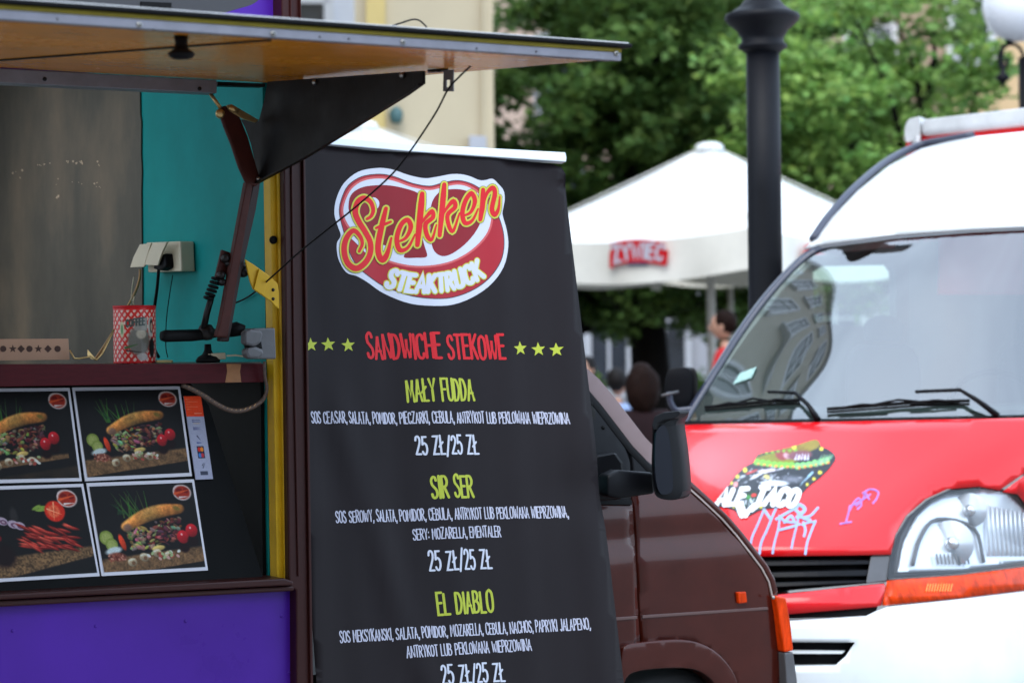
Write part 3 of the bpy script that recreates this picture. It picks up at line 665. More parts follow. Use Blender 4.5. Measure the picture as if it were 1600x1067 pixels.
# ---- people at the terrace
def person(label, px, py_head, dep, shirt, hair, seated=True, yaw=0, longhair=False, lean=.05, arms='lap', group='people sitting at the terrace', hs=1.0):
    """px, py_head: where the head is; yaw 0 = facing away from the camera"""
    h = P(px, py_head, dep); zh = h.z
    rt = root('person', (h.x, h.y, 0), label, 'person', group)
    R = Matrix.Rotation(yaw, 3, 'Z')
    def w(x, y, z): return Vector((h.x, h.y, 0)) + R @ Vector((x, y, 0)) + Z_ * z
    hip = zh - .68 if seated else zh - .70
    sh = zh - .24
    J = {'pel': (0, -.05, hip), 'wai': (0, -.06, hip + .17), 'che': (0, -.04, sh - .12), 'nek': (0, -.02, sh + .05), 'hd0': (0, 0, sh + .12),
         'shL': (-.17, -.03, sh), 'shR': (.17, -.03, sh), 'elL': (-.25, .03, sh - .29), 'elR': (.25, .03, sh - .29)}
    if seated:
        J.update({'wrL': (-.12, .26, sh - .33), 'wrR': (.12, .26, sh - .33), 'hiL': (-.10, -.02, hip - .02), 'hiR': (.10, -.02, hip - .02),
                  'knL': (-.13, .42, hip), 'knR': (.13, .42, hip), 'anL': (-.13, .44, .09), 'anR': (.13, .44, .09), 'toL': (-.13, .6, .04), 'toR': (.13, .6, .04)})
    else:
        J.update({'wrL': (-.24, .14, sh - .52), 'wrR': (.22, .2, sh - .45), 'hiL': (-.10, -.02, hip - .05), 'hiR': (.10, -.02, hip - .05),
                  'knL': (-.11, 0, .5), 'knR': (.11, .05, .5), 'anL': (-.11, -.02, .09), 'anR': (.12, -.02, .09), 'toL': (-.12, .14, .04), 'toR': (.14, .14, .04)})
    rad = dict(pel=.15, wai=.13, che=.155, nek=.055, hd0=.05, shL=.075, shR=.075, elL=.048, elR=.048, wrL=.032, wrR=.032, hiL=.10, hiR=.10, knL=.065, knR=.065, anL=.045, anR=.045, toL=.04, toR=.04)
    def skin(name, keys, edges, m, rk, infl=0):
        me = bpy.data.meshes.new(name); ix = {k_: i for i, k_ in enumerate(keys)}
        me.from_pydata([w(*J[k_]) - rt.location for k_ in keys], [(ix[a], ix[b]) for a, b in edges], []); me.materials.append(m)
        o = bpy.data.objects.new(name, me); link(o, rt); md = o.modifiers.new('skin', 'SKIN')
        for i, k_ in enumerate(keys):
            r_ = rad[k_] + infl; me.skin_vertices[0].data[i].radius = (r_, r_ * .82); me.skin_vertices[0].data[i].use_root = (k_ == rk)
        md.use_smooth_shade = True
        s_ = o.modifiers.new('sub', 'SUBSURF'); s_.levels = 2; s_.render_levels = 2; return o
    skin('body', list(J), [('pel', 'wai'), ('wai', 'che'), ('che', 'nek'), ('nek', 'hd0'), ('che', 'shL'), ('che', 'shR'), ('shL', 'elL'), ('shR', 'elR'), ('elL', 'wrL'), ('elR', 'wrR'),
         ('pel', 'hiL'), ('pel', 'hiR'), ('hiL', 'knL'), ('hiR', 'knR'), ('knL', 'anL'), ('knR', 'anR'), ('anL', 'toL'), ('anR', 'toR')], M['skin'], 'pel')
    skin('shirt', ['pel', 'wai', 'che', 'shL', 'shR', 'elL', 'elR'], [('pel', 'wai'), ('wai', 'che'), ('che', 'shL'), ('che', 'shR'), ('shL', 'elL'), ('shR', 'elR')], shirt, 'pel', .014)
    skin('trousers', ['pel', 'hiL', 'hiR', 'knL', 'knR', 'anL', 'anR'], [('pel', 'hiL'), ('pel', 'hiR'), ('hiL', 'knL'), ('hiR', 'knR'), ('knL', 'anL'), ('knR', 'anR')], M['trouser'], 'pel', .012)
    # head
    def blob(name, c, rx, ry, rz, m, jit=0, n=20, cut=None, parent=rt):
        vs = []; fs = []; rj = random.Random(5)
        for i in range(n + 1):
            for j in range(2 * n):
                th_ = math.pi * i / n; ph = math.pi * j / n
                x, y, z_ = math.sin(th_) * math.cos(ph), math.sin(th_) * math.sin(ph), math.cos(th_)
                kx = 1 - .22 * max(0, -z_) ** 1.5; kf = 1
                jj = 1 + jit * rj.uniform(-1, 1)
                q = Vector((x * rx * kx * jj, y * ry * jj, z_ * rz * jj))
                if cut: q = cut(q)
                vs.append(w(c[0] + q.x, c[1] + q.y, c[2] + q.z))
        for i in range(n):
            for j in range(2 * n): fs.append([i * 2 * n + j, (i + 1) * 2 * n + j, (i + 1) * 2 * n + (j + 1) % (2 * n), i * 2 * n + (j + 1) % (2 * n)])
        return mesh(name, vs, fs, m, parent, smooth=True)
    hc = (0, .01, zh)
    hd = blob('head', hc, .078, .098, .115, M['skin'])
    blob('nose', (0, .01 + .100, zh - .015), .013, .018, .022, M['skin'], parent=hd, n=8)
    for sx in (-1, 1):
        blob('ear', (sx * .080, 0, zh - .01), .011, .02, .03, M['skin'], parent=hd, n=8)
        blob('eye', (sx * .03, .01 + .088, zh + .012), .013, .010, .009, M['ink_dark'], parent=hd, n=8)
    blob('mouth', (0, .01 + .090, zh - .055), .024, .010, .006, mat('lip', (.35, .09, .08), .5), parent=hd, n=8)
    blob('hair', (0, -.018, zh + .025), .092, .104, .112, hair, jit=.035)
    if longhair: blob('hair', (0, -.045, zh - .05), .125, .085, .17, hair, jit=.05)
    # hands: palm and five separate fingers
    for sx, kx in ((-1, 'L'), (1, 'R')):
        wr = J['wr' + kx]; geos = []
        el = Vector(J['el' + kx]); dr = (Vector(wr) - el).normalized(); sdv = Vector((1, 0, 0)) if abs(dr.x) < .8 else Vector((0, 1, 0))
        c = Vector(wr) + dr * .05
        geos.append(tube_geo([w(*(Vector(wr) - dr * .01)), w(*c), w(*(c + dr * .04))], [.026, .036, .032], 10))
        for fi, (o_, ln) in enumerate(((-.03, .055), (-.01, .07), (.011, .066), (.031, .05))):
            a = c + dr * .035 + sdv * o_; b = a + dr * ln * .6; e = b + dr * ln * .35 - Z_ * ln * .3
            geos.append(tube_geo([w(*a), w(*b), w(*e)], [.0095, .0085, .006], 8))
        a = c - dr * .01 - sdv * sx * .03; geos.append(tube_geo([w(*a), w(*(a + dr * .03 - sdv * sx * .025)), w(*(a + dr * .055 - sdv * sx * .028))], [.012, .010, .007], 8))
        v, f = merge(geos); mesh('hand', v, f, M['skin'], rt, smooth=True)
    return rt, w, hip
def chair(label, w, hip):
    b = w(0, -.05, 0); rt = root('chair', b, label, 'chair', 'terrace chairs')
    sz = hip - .16; wd = M['trouser']
    def bx(name, x, y, z, hx, hy, hz):
        c = w(x, y, z); ax = (w(1, 0, 0) - w(0, 0, 0)); ay = (w(0, 1, 0) - w(0, 0, 0)); return box(name, c, hx, hy, hz, M['lamppost'], rt, .004, ax, ay)
    bx('seat', 0, .1, sz, .22, .23, .015)
    for x in (-.2, .2):
        for y in (-.11, .3): bx('leg', x, y, sz / 2 - .01, .013, .013, sz / 2 - .008)
        bx('back_post', x, -.19, sz + .16, .011, .011, .20)
    bx('backrest', 0, -.19, sz + .30, .188, .010, .07)
ppl = [
 person('person with dark hair in a light blue shirt seen from behind', 965, 598, 20, M['shirt_blue'], M['hair1'], yaw=math.radians(-25)),
 person('person with long brown hair in a dark maroon top seen from behind', 1001, 598, 15.5, M['shirt_mar'], M['hair2'], yaw=math.radians(15), longhair=True),
 person('dark haired person mostly hidden behind the banner edge', 914, 578, 22, M['shirt_mar'], M['hair1'], yaw=math.radians(150)),
]
for (rt_, w_, hip_), lb in zip(ppl, ('chair under the person in the light blue shirt', 'chair under the person in the maroon top', 'chair under the person half hidden by the banner')):
    chair(lb, w_, hip_)
person('person in a red top standing behind the parasol poles', 1130, 509, 19.5, M['shirt_red'], M['hair2'], seated=False, yaw=math.radians(75), group=None)
# cafe table in front of the seated people
tb = P(985, 650, 21.2); rt = root('terrace_table', (tb.x + .1, tb.y, 0), 'small round cafe table in front of the seated people', 'table')
lathe('table_top', [(.0, .70), (.38, .70), (.40, .715), (.38, .73), (0, .73)], (tb.x + .1, tb.y, 0), M['pole'], rt, seg=24)
tube('leg', [Vector((tb.x + .1, tb.y, 0)), Vector((tb.x + .1, tb.y, .7))], [.03, .025], M['lamppost'], rt)

#=== PART 3: FOOD TRUCK ===
TR = root('food_truck', O_, 'brown and purple food truck with its serving hatch propped open', 'food truck')
zpx = lambda px, py, s: side(s)(px, py).z
# body around the hatch
slab('upper_panel', [(-420, -420), (438, -420), (438, 120), (-420, 100)], side(-.012), .02, M['purple'], TR)
slab('lower_panel', [(-420, 948), (463, 915), (467, 1420), (-420, 1480)], side(.0), .03, M['purple'], TR, bevel=.004)
slab('corner_post', [(438, -420), (467, -420), (468, 0), (472, 240), (477, 560), (484, 1067), (487, 1420), (465, 1420), (463, 922), (452, 915), (443, 250), (440, 0)], side(.035), .09, M['brown'], TR, bevel=.004)
slab('post_rib', [(468, -420), (470.5, 0), (477, 240), (482, 560), (489.5, 1067), (492, 1420), (488, 1420), (485.5, 1067), (478.5, 560), (473.5, 240), (469, 0)], side(.045), .06, M['brown'], TR, bevel=.003)
slab('post_rib', [(452, -420), (455, 240), (459, 560), (466, 900), (469, 900), (462, 560), (458, 240), (454, -420)], side(.041), .01, M['brown'], TR, bevel=.002)
slab('yellow_door_post', [(422, 255), (433, 250), (444, 905), (433, 905)], side(.000), .04, M['yellow'], TR, bevel=.003)
slab('yellow_door_post', [(434, 250), (444.5, 245), (454, 905), (445, 905)], side(.014), .05, M['yellow'], TR, bevel=.003)
for (x, y) in ((427.5, 375),): lathe('post_hole', [(.0, .001), (.010, .001), (.010, -.004), (0, -.004)], side(.004)(x, y), M['rubber'], TR, seg=16, axis=N_)
slab('sill', [(-420, 943), (0, 928), (445, 903), (459, 908), (459, 914), (0, 937), (-420, 952)], side(.05), .16, M['brown'], TR, bevel=.004)
slab('sill_lip', [(-420, 955), (0, 938), (460, 915), (460, 923), (0, 948), (-420, 968)], side(.036), .04, M['brown'], TR, bevel=.004)
for x, y in ((20, 985), (150, 978), (290, 970), (440, 962), (452, 1050)):
    lathe('rivet', [(0, .0015), (.003, .0012), (.0042, 0), (.0042, -.001)], side(.001)(x, y), M['purple'], TR, seg=10, axis=N_)
# inside of the box
zf, zc = .75, 2.75
tbox('floor', -3.2, .02, -1.95, -.03, zf - .04, zf, M['darksteel'], TR)
tbox('ceiling', -.45, .02, -1.95, -.04, zc, zc + .03, M['liner'], TR)
tbox('ceiling', -3.2, -1.9, -1.95, -.04, zc, zc + .03, M['liner'], TR)
tbox('ceiling', -1.9, -.45, -.45, -.04, zc, zc + .03, M['liner'], TR); tbox('ceiling', -1.9, -.45, -1.95, -1.6, zc, zc + .03, M['liner'], TR)  # unseen skylight opening left between these, added to let daylight in
tbox('rear_wall', -.55, .02, -1.98, -1.95, zf, zc, M['liner'], TR); tbox('rear_wall', -3.2, -.55, -1.98, -1.95, zf, 1.25, M['liner'], TR)  # unseen opening in the rear wall, added to brighten the inside
tbox('rear_wall', -3.2, -.55, -1.98, -1.95, 2.55, zc, M['liner'], TR)
tbox('end_wall', -3.24, -3.2, -1.95, 0, zf, 1.1, M['teal'], TR)  # kept low: the tail is left open to let daylight in
tbox('teal_wall', -.005, .03, -1.95, -.042, zf, zc, M['teal'], TR)
tbox('roof', -.45, .09, -2.0, .02, zc + .04, zc + .12, M['brown'], TR, .02); tbox('roof', -3.26, -1.9, -2.0, .02, zc + .04, zc + .12, M['brown'], TR, .02)
tbox('roof', -1.9, -.45, -.45, .02, zc + .04, zc + .12, M['brown'], TR)  # roof left open over the added skylight
tbox('chassis', -3.2, 1.2, -1.8, -.35, .35, .68, M['rubber'], TR)
# sooty steel sheet screwed to the bulkhead
def soot():
    m = bpy.data.materials.new('sooty_steel_sheet'); m.use_nodes = True; nt = m.node_tree; b = nt.nodes['Principled BSDF']
    g_ = nt.nodes.new('ShaderNodeNewGeometry'); mp = nt.nodes.new('ShaderNodeVectorMath'); mp.operation = 'MULTIPLY'; mp.inputs[1].default_value = (1.5, 1.5, .8)
    n1 = nt.nodes.new('ShaderNodeTexNoise'); n1.inputs['Scale'].default_value = 1.3; n1.inputs['Detail'].default_value = 8
    n1.inputs['Roughness'].default_value = .65
    cr_ = nt.nodes.new('ShaderNodeValToRGB'); e = cr_.color_ramp.elements
    e[0].position = .34; e[0].color = (.040, .036, .028, 1); e[1].position = .72; e[1].color = (.21, .155, .10, 1)
    x = e.new(.5); x.color = (.085, .075, .056, 1)
    nt.links.new(g_.outputs['Position'], mp.inputs[0]); nt.links.new(mp.outputs[0], n1.inputs['Vector']); nt.links.new(n1.outputs[0], cr_.inputs[0])
    nt.links.new(cr_.outputs[0], b.inputs['Base Color']); b.inputs['Metallic'].default_value = .45; b.inputs['Roughness'].default_value = .42
    return m
SOOT = soot()
bw = across(-.010)
edge = [(218, 120), (219, 180), (220.5, 190), (220, 240), (221.5, 268), (220.5, 300), (221, 350), (222, 420), (222.5, 600)]
slab('steel_sheet', [(-200, 100)] + edge + [(-200, 620)], lambda x, y: bw(max(x, 40) if False else x, y), D_ * .004, SOOT, TR)
wsp = mat('grease_splash', (.55, .42, .28), .3, metal=.2)
rs = random.Random(4); geos = []
for (cx, cy, n, sx, sy) in ((115, 254, 14, 16, 2.5), (68, 257, 6, 10, 3), (155, 255, 3, 3, 5), (90, 290, 6, 3, 20), (152, 300, 5, 5, 20), (120, 288, 3, 8, 4), (35, 270, 4, 20, 8)):
    for _ in range(n):
        x = cx + rs.uniform(-sx, sx); y = cy + rs.uniform(-sy, sy); r_ = rs.uniform(.5, 1.5)
        v, f = fill([(a, b) for a, b in ((x - r_, y - r_ * .5), (x + r_ * .8, y - r_), (x + r_, y + r_), (x, y + r_ * 1.6), (x - r_, y + r_ * .7))])
        geos.append(([towards(bw(*p), .004) for p in v], f))
v, f = merge(geos); mesh('grease_spots', v, f, wsp, TR)
# header profile under the hatch hinge
slab('header_profile', [(-420, 90), (0, 107), (339, 125.5), (339, 146), (0, 130), (-420, 112)], side(.02), .05, M['alu'], TR, bevel=.002)
for x, y in ((70, 124), (312, 139)): lathe('screw', [(0, .003), (.004, .003), (.005, 0), (.005, -.004)], side(.021)(x, y), M['darksteel'], TR, seg=12, axis=N_)
slab('header_end', [(340, 128), (414, 131), (414, 136), (340, 134)], side(-.01), .03, M['gusset'], TR)

# ---- hatch
zh0 = zpx(430, 131, 0) ; pfr = hit(968, 93, O_ + N_ * 1.33, N_); zh1 = pfr.z
HT = .10; HL = -2.6; HS = 1.33
tc_ = (pfr - O_).dot(D_)
HT = tc_
def hat(t, s, dz): return T(t, s, zh0 + (zh1 - zh0) * s / HS + dz)
def hbox(name, t0, t1, s0, s1, d0, d1, m, bevel=0, parent=None, **kw):
    vs = [hat(t, s, d) for t in (t0, t1) for s in (s0, s1) for d in (d0, d1)]
    return mesh(name, vs, BOXF, m, parent or HA, bevel=bevel, **kw)
HA = hat_ = None
HA = mesh('hatch', [hat(t, s, d) for t in (HL, HT) for s in (.0, HS - .01) for d in (.001, .012)], BOXF, M['orange'], TR)
# underside: one board with a thin dark line slanting across it
u = (zh1 - zh0) / HS; hn = Vector((-N_.x * u, -N_.y * u, 1)).normalized()
und = lambda off: (lambda px, py: hit(px, py, hat(0, 0, -off), hn))
hbox('alu_strip', HL, HT, HS - .01, HS + .006, -.004, .0125, M['alu'], .0015)
hbox('alu_flange', HL, HT - .005, HS - .035, HS - .012, -.003, -.0005, M['alu'], .0005)
hbox('yellow_trim', HL, HT + .003, HS - .01, HS + .004, .0135, .0215, mat('shaded_yellow_trim', (.26, .20, .012), .5, spec=.2, var=.2, vscale=20), .001)  # darker copy of the yellow, its shade put into the colour
hbox('rubber_seal', HL, HT + .022, HS - .03, HS + .015, .0225, .031, M['rubber'], .003)
hbox('top_skin', HL, HT + .02, 0, HS + .004, .0315, .034, M['dirtywhite'], .0008)
sf = lambda x, y: hit(x, y, hat(0, HS + .007, 0), N_)
for (x, y) in ((218, 39), (427, 53), (630, 66), (963, 84)):
    lathe('screw', [(0, .002), (.0035, .0025), (.0052, .001), (.0055, -.002)], sf(x, y), M['steel'], HA, seg=14, axis=N_)
    lathe('screw_recess', [(0, .0031), (.0022, .0031), (.0022, .0020)], sf(x, y), M['rubber'], HA, seg=8, axis=N_)
for (x, y) in ((240, 47), (90, 30), (500, 58), (745, 76), (838, 81), (545, 61)):
    lathe('rivet', [(0, .0012), (.0014, .0010), (.0018, -.001)], sf(x, y), M['darksteel'], HA, seg=8, axis=N_)
slab('seam', [(-420, 124), (0, 95), (424, 63.5), (424, 65), (0, 96.5), (-420, 126)], und(.0015), Vector((0, 0, .002)), M['gusset'], HA)
kb = und(.0)(283, 57)
lathe('rubber_stop', [(.0, -.042), (.016, -.041), (.0235, -.036), (.0245, -.031), (.019, -.027), (.0125, -.022), (.0115, -.012), (.013, 0)], kb, M['rubber'], HA, seg=28, axis=Vector((0, 0, 1)))
# gusset plate: a folded box bracket under the hatch
GT = -.05
gm = across(GT)
gpoly = [(418, 128), (520, 121), (657, 111), (661, 114), (661, 131), (640, 146), (560, 196), (480, 245), (404, 285), (400, 262), (392, 225), (383, 200), (376, 187), (404, 190), (412, 160)]
slab('gusset_plate', gpoly, gm, D_ * .006, M['gusset'], TR, step=12, bevel=0)
fl = [(661, 131), (640, 146), (560, 196), (480, 245), (404, 285)]
def flange(name, pts, mp, vec, m, parent):
    vs = []; fs = []
    for p in pts: q = mp(*p); vs += [q, q + vec, q + vec - Z_ * .004, q - Z_ * .004]
    for i in range(len(pts) - 1):
        a = i * 4; b = a + 4
        for j in range(4): fs.append([a + j, a + (j + 1) % 4, b + (j + 1) % 4, b + j])
    fs += [[0, 3, 2, 1], [len(vs) - 4, len(vs) - 3, len(vs) - 2, len(vs) - 1]]
    return mesh(name, vs, fs, m, parent)
flange('gusset_flange', fl, across(GT - .002), D_ * -.012, M['gusset'], TR)
slab('gusset_end', [(645, 112), (661, 111), (661, 131), (645, 142)], across(GT - .006), D_ * .006, M['gusset'], TR, bevel=.001)
for x, y in ((492, 130), (629, 119)):
    lathe('bolt', [(0, .006), (.004, .006), (.006, .004), (.007, 0)], across(GT - .002)(x, y - 1), M['steel'], TR, seg=10, axis=-D_)
# red brown strap, hinge and the arm that props the hatch
slab('strap', [(343, 176), (350, 165), (362, 168), (374, 180), (388, 214), (402, 262), (409, 284), (400, 292), (385, 286), (374, 262), (362, 226), (350, 196)], side(.03), .012, M['strap'], TR, bevel=.004)
tube('hinge_rod', [side(.0)(329, 147), side(.02)(345, 170)], .0045, M['brass'], TR, seg=10)
lathe('hinge_pin', [(0, .012), (.008, .012), (.011, .008), (.011, -.02)], side(.035)(344, 178), M['brass'], TR, seg=16, axis=(N_ - D_ * .5))
slab('hinge_leaf', [(354, 165), (362, 163), (405, 188), (399, 192), (380, 186), (360, 174)], side(.04), .006, M['brass'], TR, bevel=.001)
tube('hinge_barrel', [side(.045)(358, 168), side(.045)(372, 174)], .007, M['brass'], TR, seg=12)
slab('prop_arm', [(385, 284), (396, 286), (356, 528), (338, 526), (344, 505)], side(.028), .02, M['strap'], TR, bevel=.003)
slab('prop_arm', [(396, 284), (408, 281), (400, 330), (375, 440), (358, 534), (346, 533), (350, 500)], side(.020), .03, mat('dark_brown_paint', (.020, .007, .006), .45, var=.2, spec=.3), TR, bevel=.003)
lathe('pivot_bolt', [(0, .008), (.004, .008), (.006, .004), (.007, 0)], side(.032)(404, 280), M['steel'], TR, seg=10, axis=N_)
# plate with bolts, ribbed sleeve and stem
slab('bolt_plate', [(347, 390), (364, 396), (350, 440), (336, 437), (340, 420)], side(.0), .01, M['strap'], TR, bevel=.002)
for x, y, r_ in ((352, 404, .011), (356, 412, .008), (345, 430, .010), (347, 441, .009), (377, 416, .012), (380, 426, .012)):
    lathe('bolt', [(0, .014), (r_ * .5, .013), (r_ * .9, .008), (r_, 0), (r_, -.006)], side(.004)(x, y), M['darksteel'], TR, seg=14, axis=N_)
# yellow bracket
slab('yellow_bracket', [(383, 405), (396, 413), (420, 430), (434, 443), (436, 456), (436, 483), (430, 478), (424, 471), (396, 452), (391, 440)], side(.035), .006, M['yellow'], TR, bevel=.0015)
slab('yellow_bracket', [(405, 420), (420, 431), (412, 462), (397, 452)], side(.042), .006, M['yellow'], TR, bevel=.001)
for x, y in ((427, 453), (427, 467)): lathe('screw', [(0, .002), (.0028, .002), (.0042, 0), (.0042, -.001)], side(.036)(x, y), M['darksteel'], TR, seg=12, axis=N_)
# grey socket box on the post
SB = slab('socket_box', [(395, 513), (430, 512), (432, 561), (397, 561)], side(.05), .05, M['grey'], TR, bevel=.004)
SBg = slab('socket_cover', [(384, 518), (392, 514), (408, 516), (412, 522), (408, 536), (398, 542), (384, 538)], side(.075), .03, M['grey'], TR, bevel=.008)
slab('socket_cover', [(386, 544), (400, 541), (412, 546), (412, 556), (404, 561), (388, 560), (384, 552)], side(.075), .03, M['grey'], TR, bevel=.008)
slab('socket_slot', [(386, 537), (408, 534), (410, 545), (388, 545)], side(.06), .02, M['rubber'], TR)
# double socket with flaps on the teal wall
bwall = across(-.006)
def onw(px, py, off): return bwall(px, py) - D_ * off
w1 = lambda off: (lambda x, y: hit(x, y, O_ + D_ * (-.006 - off), D_))
DS = slab('wall_socket', [(228, 379), (281, 377), (283, 424), (231, 426)], w1(.042), D_ * .040, M['cream'], TR, bevel=.004)
def flap(pts): return slab('socket_flap', pts, w1(.075), D_ * .005, M['cream'], TR, bevel=.0015)
flap([(218, 382), (236, 380), (231, 395), (225, 417), (203, 418), (208, 402)])
flap([(238, 380), (261, 378), (254, 392), (246, 415), (226, 414), (231, 396)])
slab('black_plug', [(245, 399), (257, 396), (259, 418), (250, 423), (238, 420)], w1(.065), D_ * .03, M['rubber'], TR, bevel=.006)
# counter
tcr = (side(-.03)(410, 568) - O_).dot(D_); zt = zpx(200, 569, -.03); zb = zpx(200, 601, -.03)
tbox('counter', -3.0, tcr, -.50, -.034, zb + .003, zt, M['worktop'], TR, .002)
slab('counter_edge', [(-420, 574), (0, 569), (412, 568), (412, 597), (0, 604), (-420, 610)], side(-.028), .006, M['maroon'], TR, bevel=.001)
slab('bare_patch', [(354, 568.5), (377, 568.5), (375, 580), (377, 597), (352, 597.5), (355, 580)], side(-.0275), .004, M['wood'], TR)
# leaning black board with the menu cards
sb0, sb1 = -.14, -.012
pb = side(sb1)(200, 920); pt_ = side(sb0)(180, 600)
bn = D_.cross((pt_ - pb) - D_ * (pt_ - pb).dot(D_)).normalized()
if bn.dot(CAM - pb) < 0: bn = -bn
board = lambda x, y: hit(x, y, pb, bn)
slab('card_board', [(-420, 606), (296, 597), (326, 633), (411, 902), (0, 932), (-420, 958)], board, -bn * .012, M['blackmatt'], TR)
tbox('dark_gap_sheet', -.016, -.007, -.9, -.050, .76, zb, M['blackmatt'], TR)  # added black sheet over the teal, standing for the dark gap below the counter
# ---- roof lamp housing over the hatch
LH = slab('lamp_housing', cat_rom([(-420, -140), (300, -90), (420, -50), (424, -25), (400, 4), (372, 14), (340, 21), (270, 18), (-420, -24)], 4, True), side(.30), .22, mat('dark_purple_brown_plastic', (.008, .0055, .0075), .4, coat=.3), TR, bevel=.01)
slab('lamp_slot', [(221, 3), (268, 5), (268, 16), (221, 15)], side(.305), .02, M['rubber'], TR)

# ---- cab of the truck
CS = -.25
def cab(px, py):
    p = side(CS)(px, py); zz_ = p.z
    b_ = -.26 * max(0, zz_ - .98) ** 1.35 - .05 * max(0, .93 - zz_) ** 1.4 - .012 * math.exp(-((zz_ - .99) / .035) ** 2)
    t = (p - O_).dot(D_); b_ -= .18 * max(0, t - 1.62) ** 1.5
    return side(CS + b_)(px, py)
silh = [(914, 573), (936, 592), (959, 619), (985, 653), (1008, 683), (1036, 712), (1067, 740), (1103, 772), (1136, 803), (1160, 830), (1181, 857), (1200, 882), (1211, 903), (1216, 925)]
vin = -N_ * 1.55
# front shell: the silhouette swept across the cab width (windscreen and nose)
sil2 = [(850, 520)] + silh + [(1221, 985), (1230, 1040), (1236, 1100), (1232, 1180)]
vs = []; fs = []
for i, p in enumerate(cat_rom(sil2, 3)):
    q = cab(*p)
    for j in range(9): vs.append(q - N_ * (1.7 * j / 8 + .004) + D_ * (.10 * math.sin(math.pi * j / 8)))
n9 = len(vs) // 9
fs = [[i * 9 + j, i * 9 + j + 1, (i + 1) * 9 + j + 1, (i + 1) * 9 + j] for i in range(n9 - 1) for j in range(8)]
mesh('nose', vs, fs, M['cabbrown'], TR, smooth=True)
fender = [(981, 760), (1014, 752), (1045, 745), (1069, 748), (1103, 778), (1134, 808), (1158, 834), (1178, 860), (1196, 884), (1208, 905), (1214, 926), (1221, 985), (1229, 1040), (1228, 1100),
          (1160, 1100), (1150, 1067), (1134, 1040), (1107, 1014), (1067, 1004), (1030, 1005), (1006, 1009), (1003.5, 1002), (999, 940), (995, 850), (991.5, 790)]
FE = slab('front_wing', fender, cab, .03, M['cabbrown'], TR, step=14, smooth=True)
door = [(840, 785), (988, 785), (992, 850), (996, 940), (1000, 1004), (976, 1011), (970, 1040), (960, 1420), (840, 1420)]
DO = slab('cab_door', door, cab, .03, M['cabbrown'], TR, step=14, smooth=True)
slab('door_gap', [(984, 700), (993, 700), (1000, 850), (1007, 1010), (995, 1010), (989, 850), (984, 780)], side(CS - .045), .01, M['rubber'], TR)
slab('wing_moulding', [(1004, 961), (1200, 948), (1201, 952), (1004, 965.5)], lambda x, y: towards(cab(x, y), .006), .01, M['cabbrown2'], FE, bevel=.001)
slab('door_moulding', [(900, 969), (996, 962), (996, 966.5), (900, 973)], lambda x, y: towards(cab(x, y), .006), .01, M['cabbrown2'], DO, bevel=.001)
ed = silh[6:]
slab('edge_moulding', ed + [(x - 7, y + 4) for x, y in reversed(ed)], lambda x, y: towards(cab(x, y), .010), .02, M['cabbrown'], FE, bevel=.004, smooth=True)
slab('highlight_line', [(x - 8, y + 5) for x, y in ed] + [(x - 10, y + 6.5) for x, y in reversed(ed)], lambda x, y: towards(cab(x, y), .006), .004, mat('painted_highlight', (.35, .28, .25), .4), FE)  # pale highlight along the moulding, put in as colour
# A pillar with seal, and black quarter panel
pil = silh[:7]
slab('pillar', pil + [(x - 19, y + 14) for x, y in reversed(pil)], cab, .05, M['cabbrown2'], TR, bevel=.006, smooth=True, step=14)
slab('window_seal', [(x - 19, y + 14) for x, y in pil] + [(x - 27, y + 22) for x, y in reversed(pil)], lambda x, y: towards(cab(x, y), .006), .03, M['rubber'], TR, bevel=.003, smooth=True)
sheet('side_glass', [(840, 500), (890, 585), (930, 640), (930, 788), (840, 788)], side(CS - .06), M['shadeglass'], TR)
QP = slab('quarter_panel', [(905, 610), (925, 618), (945, 645), (962, 668), (979, 700), (986, 722), (988, 783), (905, 785)], lambda x, y: towards(cab(x, y), .004), .03, M['black'], TR, bevel=.006, smooth=True, step=16)
slab('quarter_panel', [(984, 700), (1003, 712), (1030, 734), (1044, 746), (1012, 751), (991, 757), (988, 722)], lambda x, y: towards(cab(x, y), .004), .03, M['black'], TR, bevel=.005)
for x, y in ((924, 631), (943, 668)): lathe('screw', [(0, .002), (.004, .002), (.006, 0)], towards(cab(x, y), .006), M['rubber'], QP, seg=10, axis=N_)
slab('belt_strip', [(905, 780), (988, 781), (988, 789), (905, 788)], lambda x, y: towards(cab(x, y), .008), .02, M['rubber'], TR, bevel=.002)
# door mirror
MI = slab('door_mirror', cat_rom([(1019, 690), (1020, 662), (1027, 650), (1042, 645), (1056, 643), (1062, 645), (1060, 655), (1056, 664), (1061, 700), (1065, 740), (1066, 768), (1060, 779), (1044, 781), (1028, 777), (1021, 765), (1018, 730)], 3, True), side(-.02), Vector((.03, .07, 0)), M['black'], TR, bevel=.006, smooth=True)
slab('mirror_brim', [(1018, 664), (1022, 650), (1036, 644), (1060, 641.5), (1063, 646), (1054, 654), (1036, 657), (1026, 662), (1021, 672)], side(.0), Vector((.03, .05, 0)), M['black'], MI, bevel=.003)
slab('mirror_glass', cat_rom([(1024, 690), (1027, 672), (1036, 664), (1043, 672), (1048, 700), (1051, 735), (1051, 764), (1042, 772), (1030, 768), (1024, 740)], 3, True), side(-.008), .006, mat('mirror_glass', (.008, .010, .016), .15, spec=.25), MI)
slab('mirror_arm', [(950, 742), (968, 734), (1022, 738), (1024, 771), (968, 779), (950, 775)], side(-.08), .05, M['black'], TR, bevel=.008, smooth=True)
slab('mirror_base', [(930, 712), (965, 706), (976, 722), (980, 770), (972, 781), (930, 783)], side(CS + .06), .06, M['black'], TR, bevel=.012)
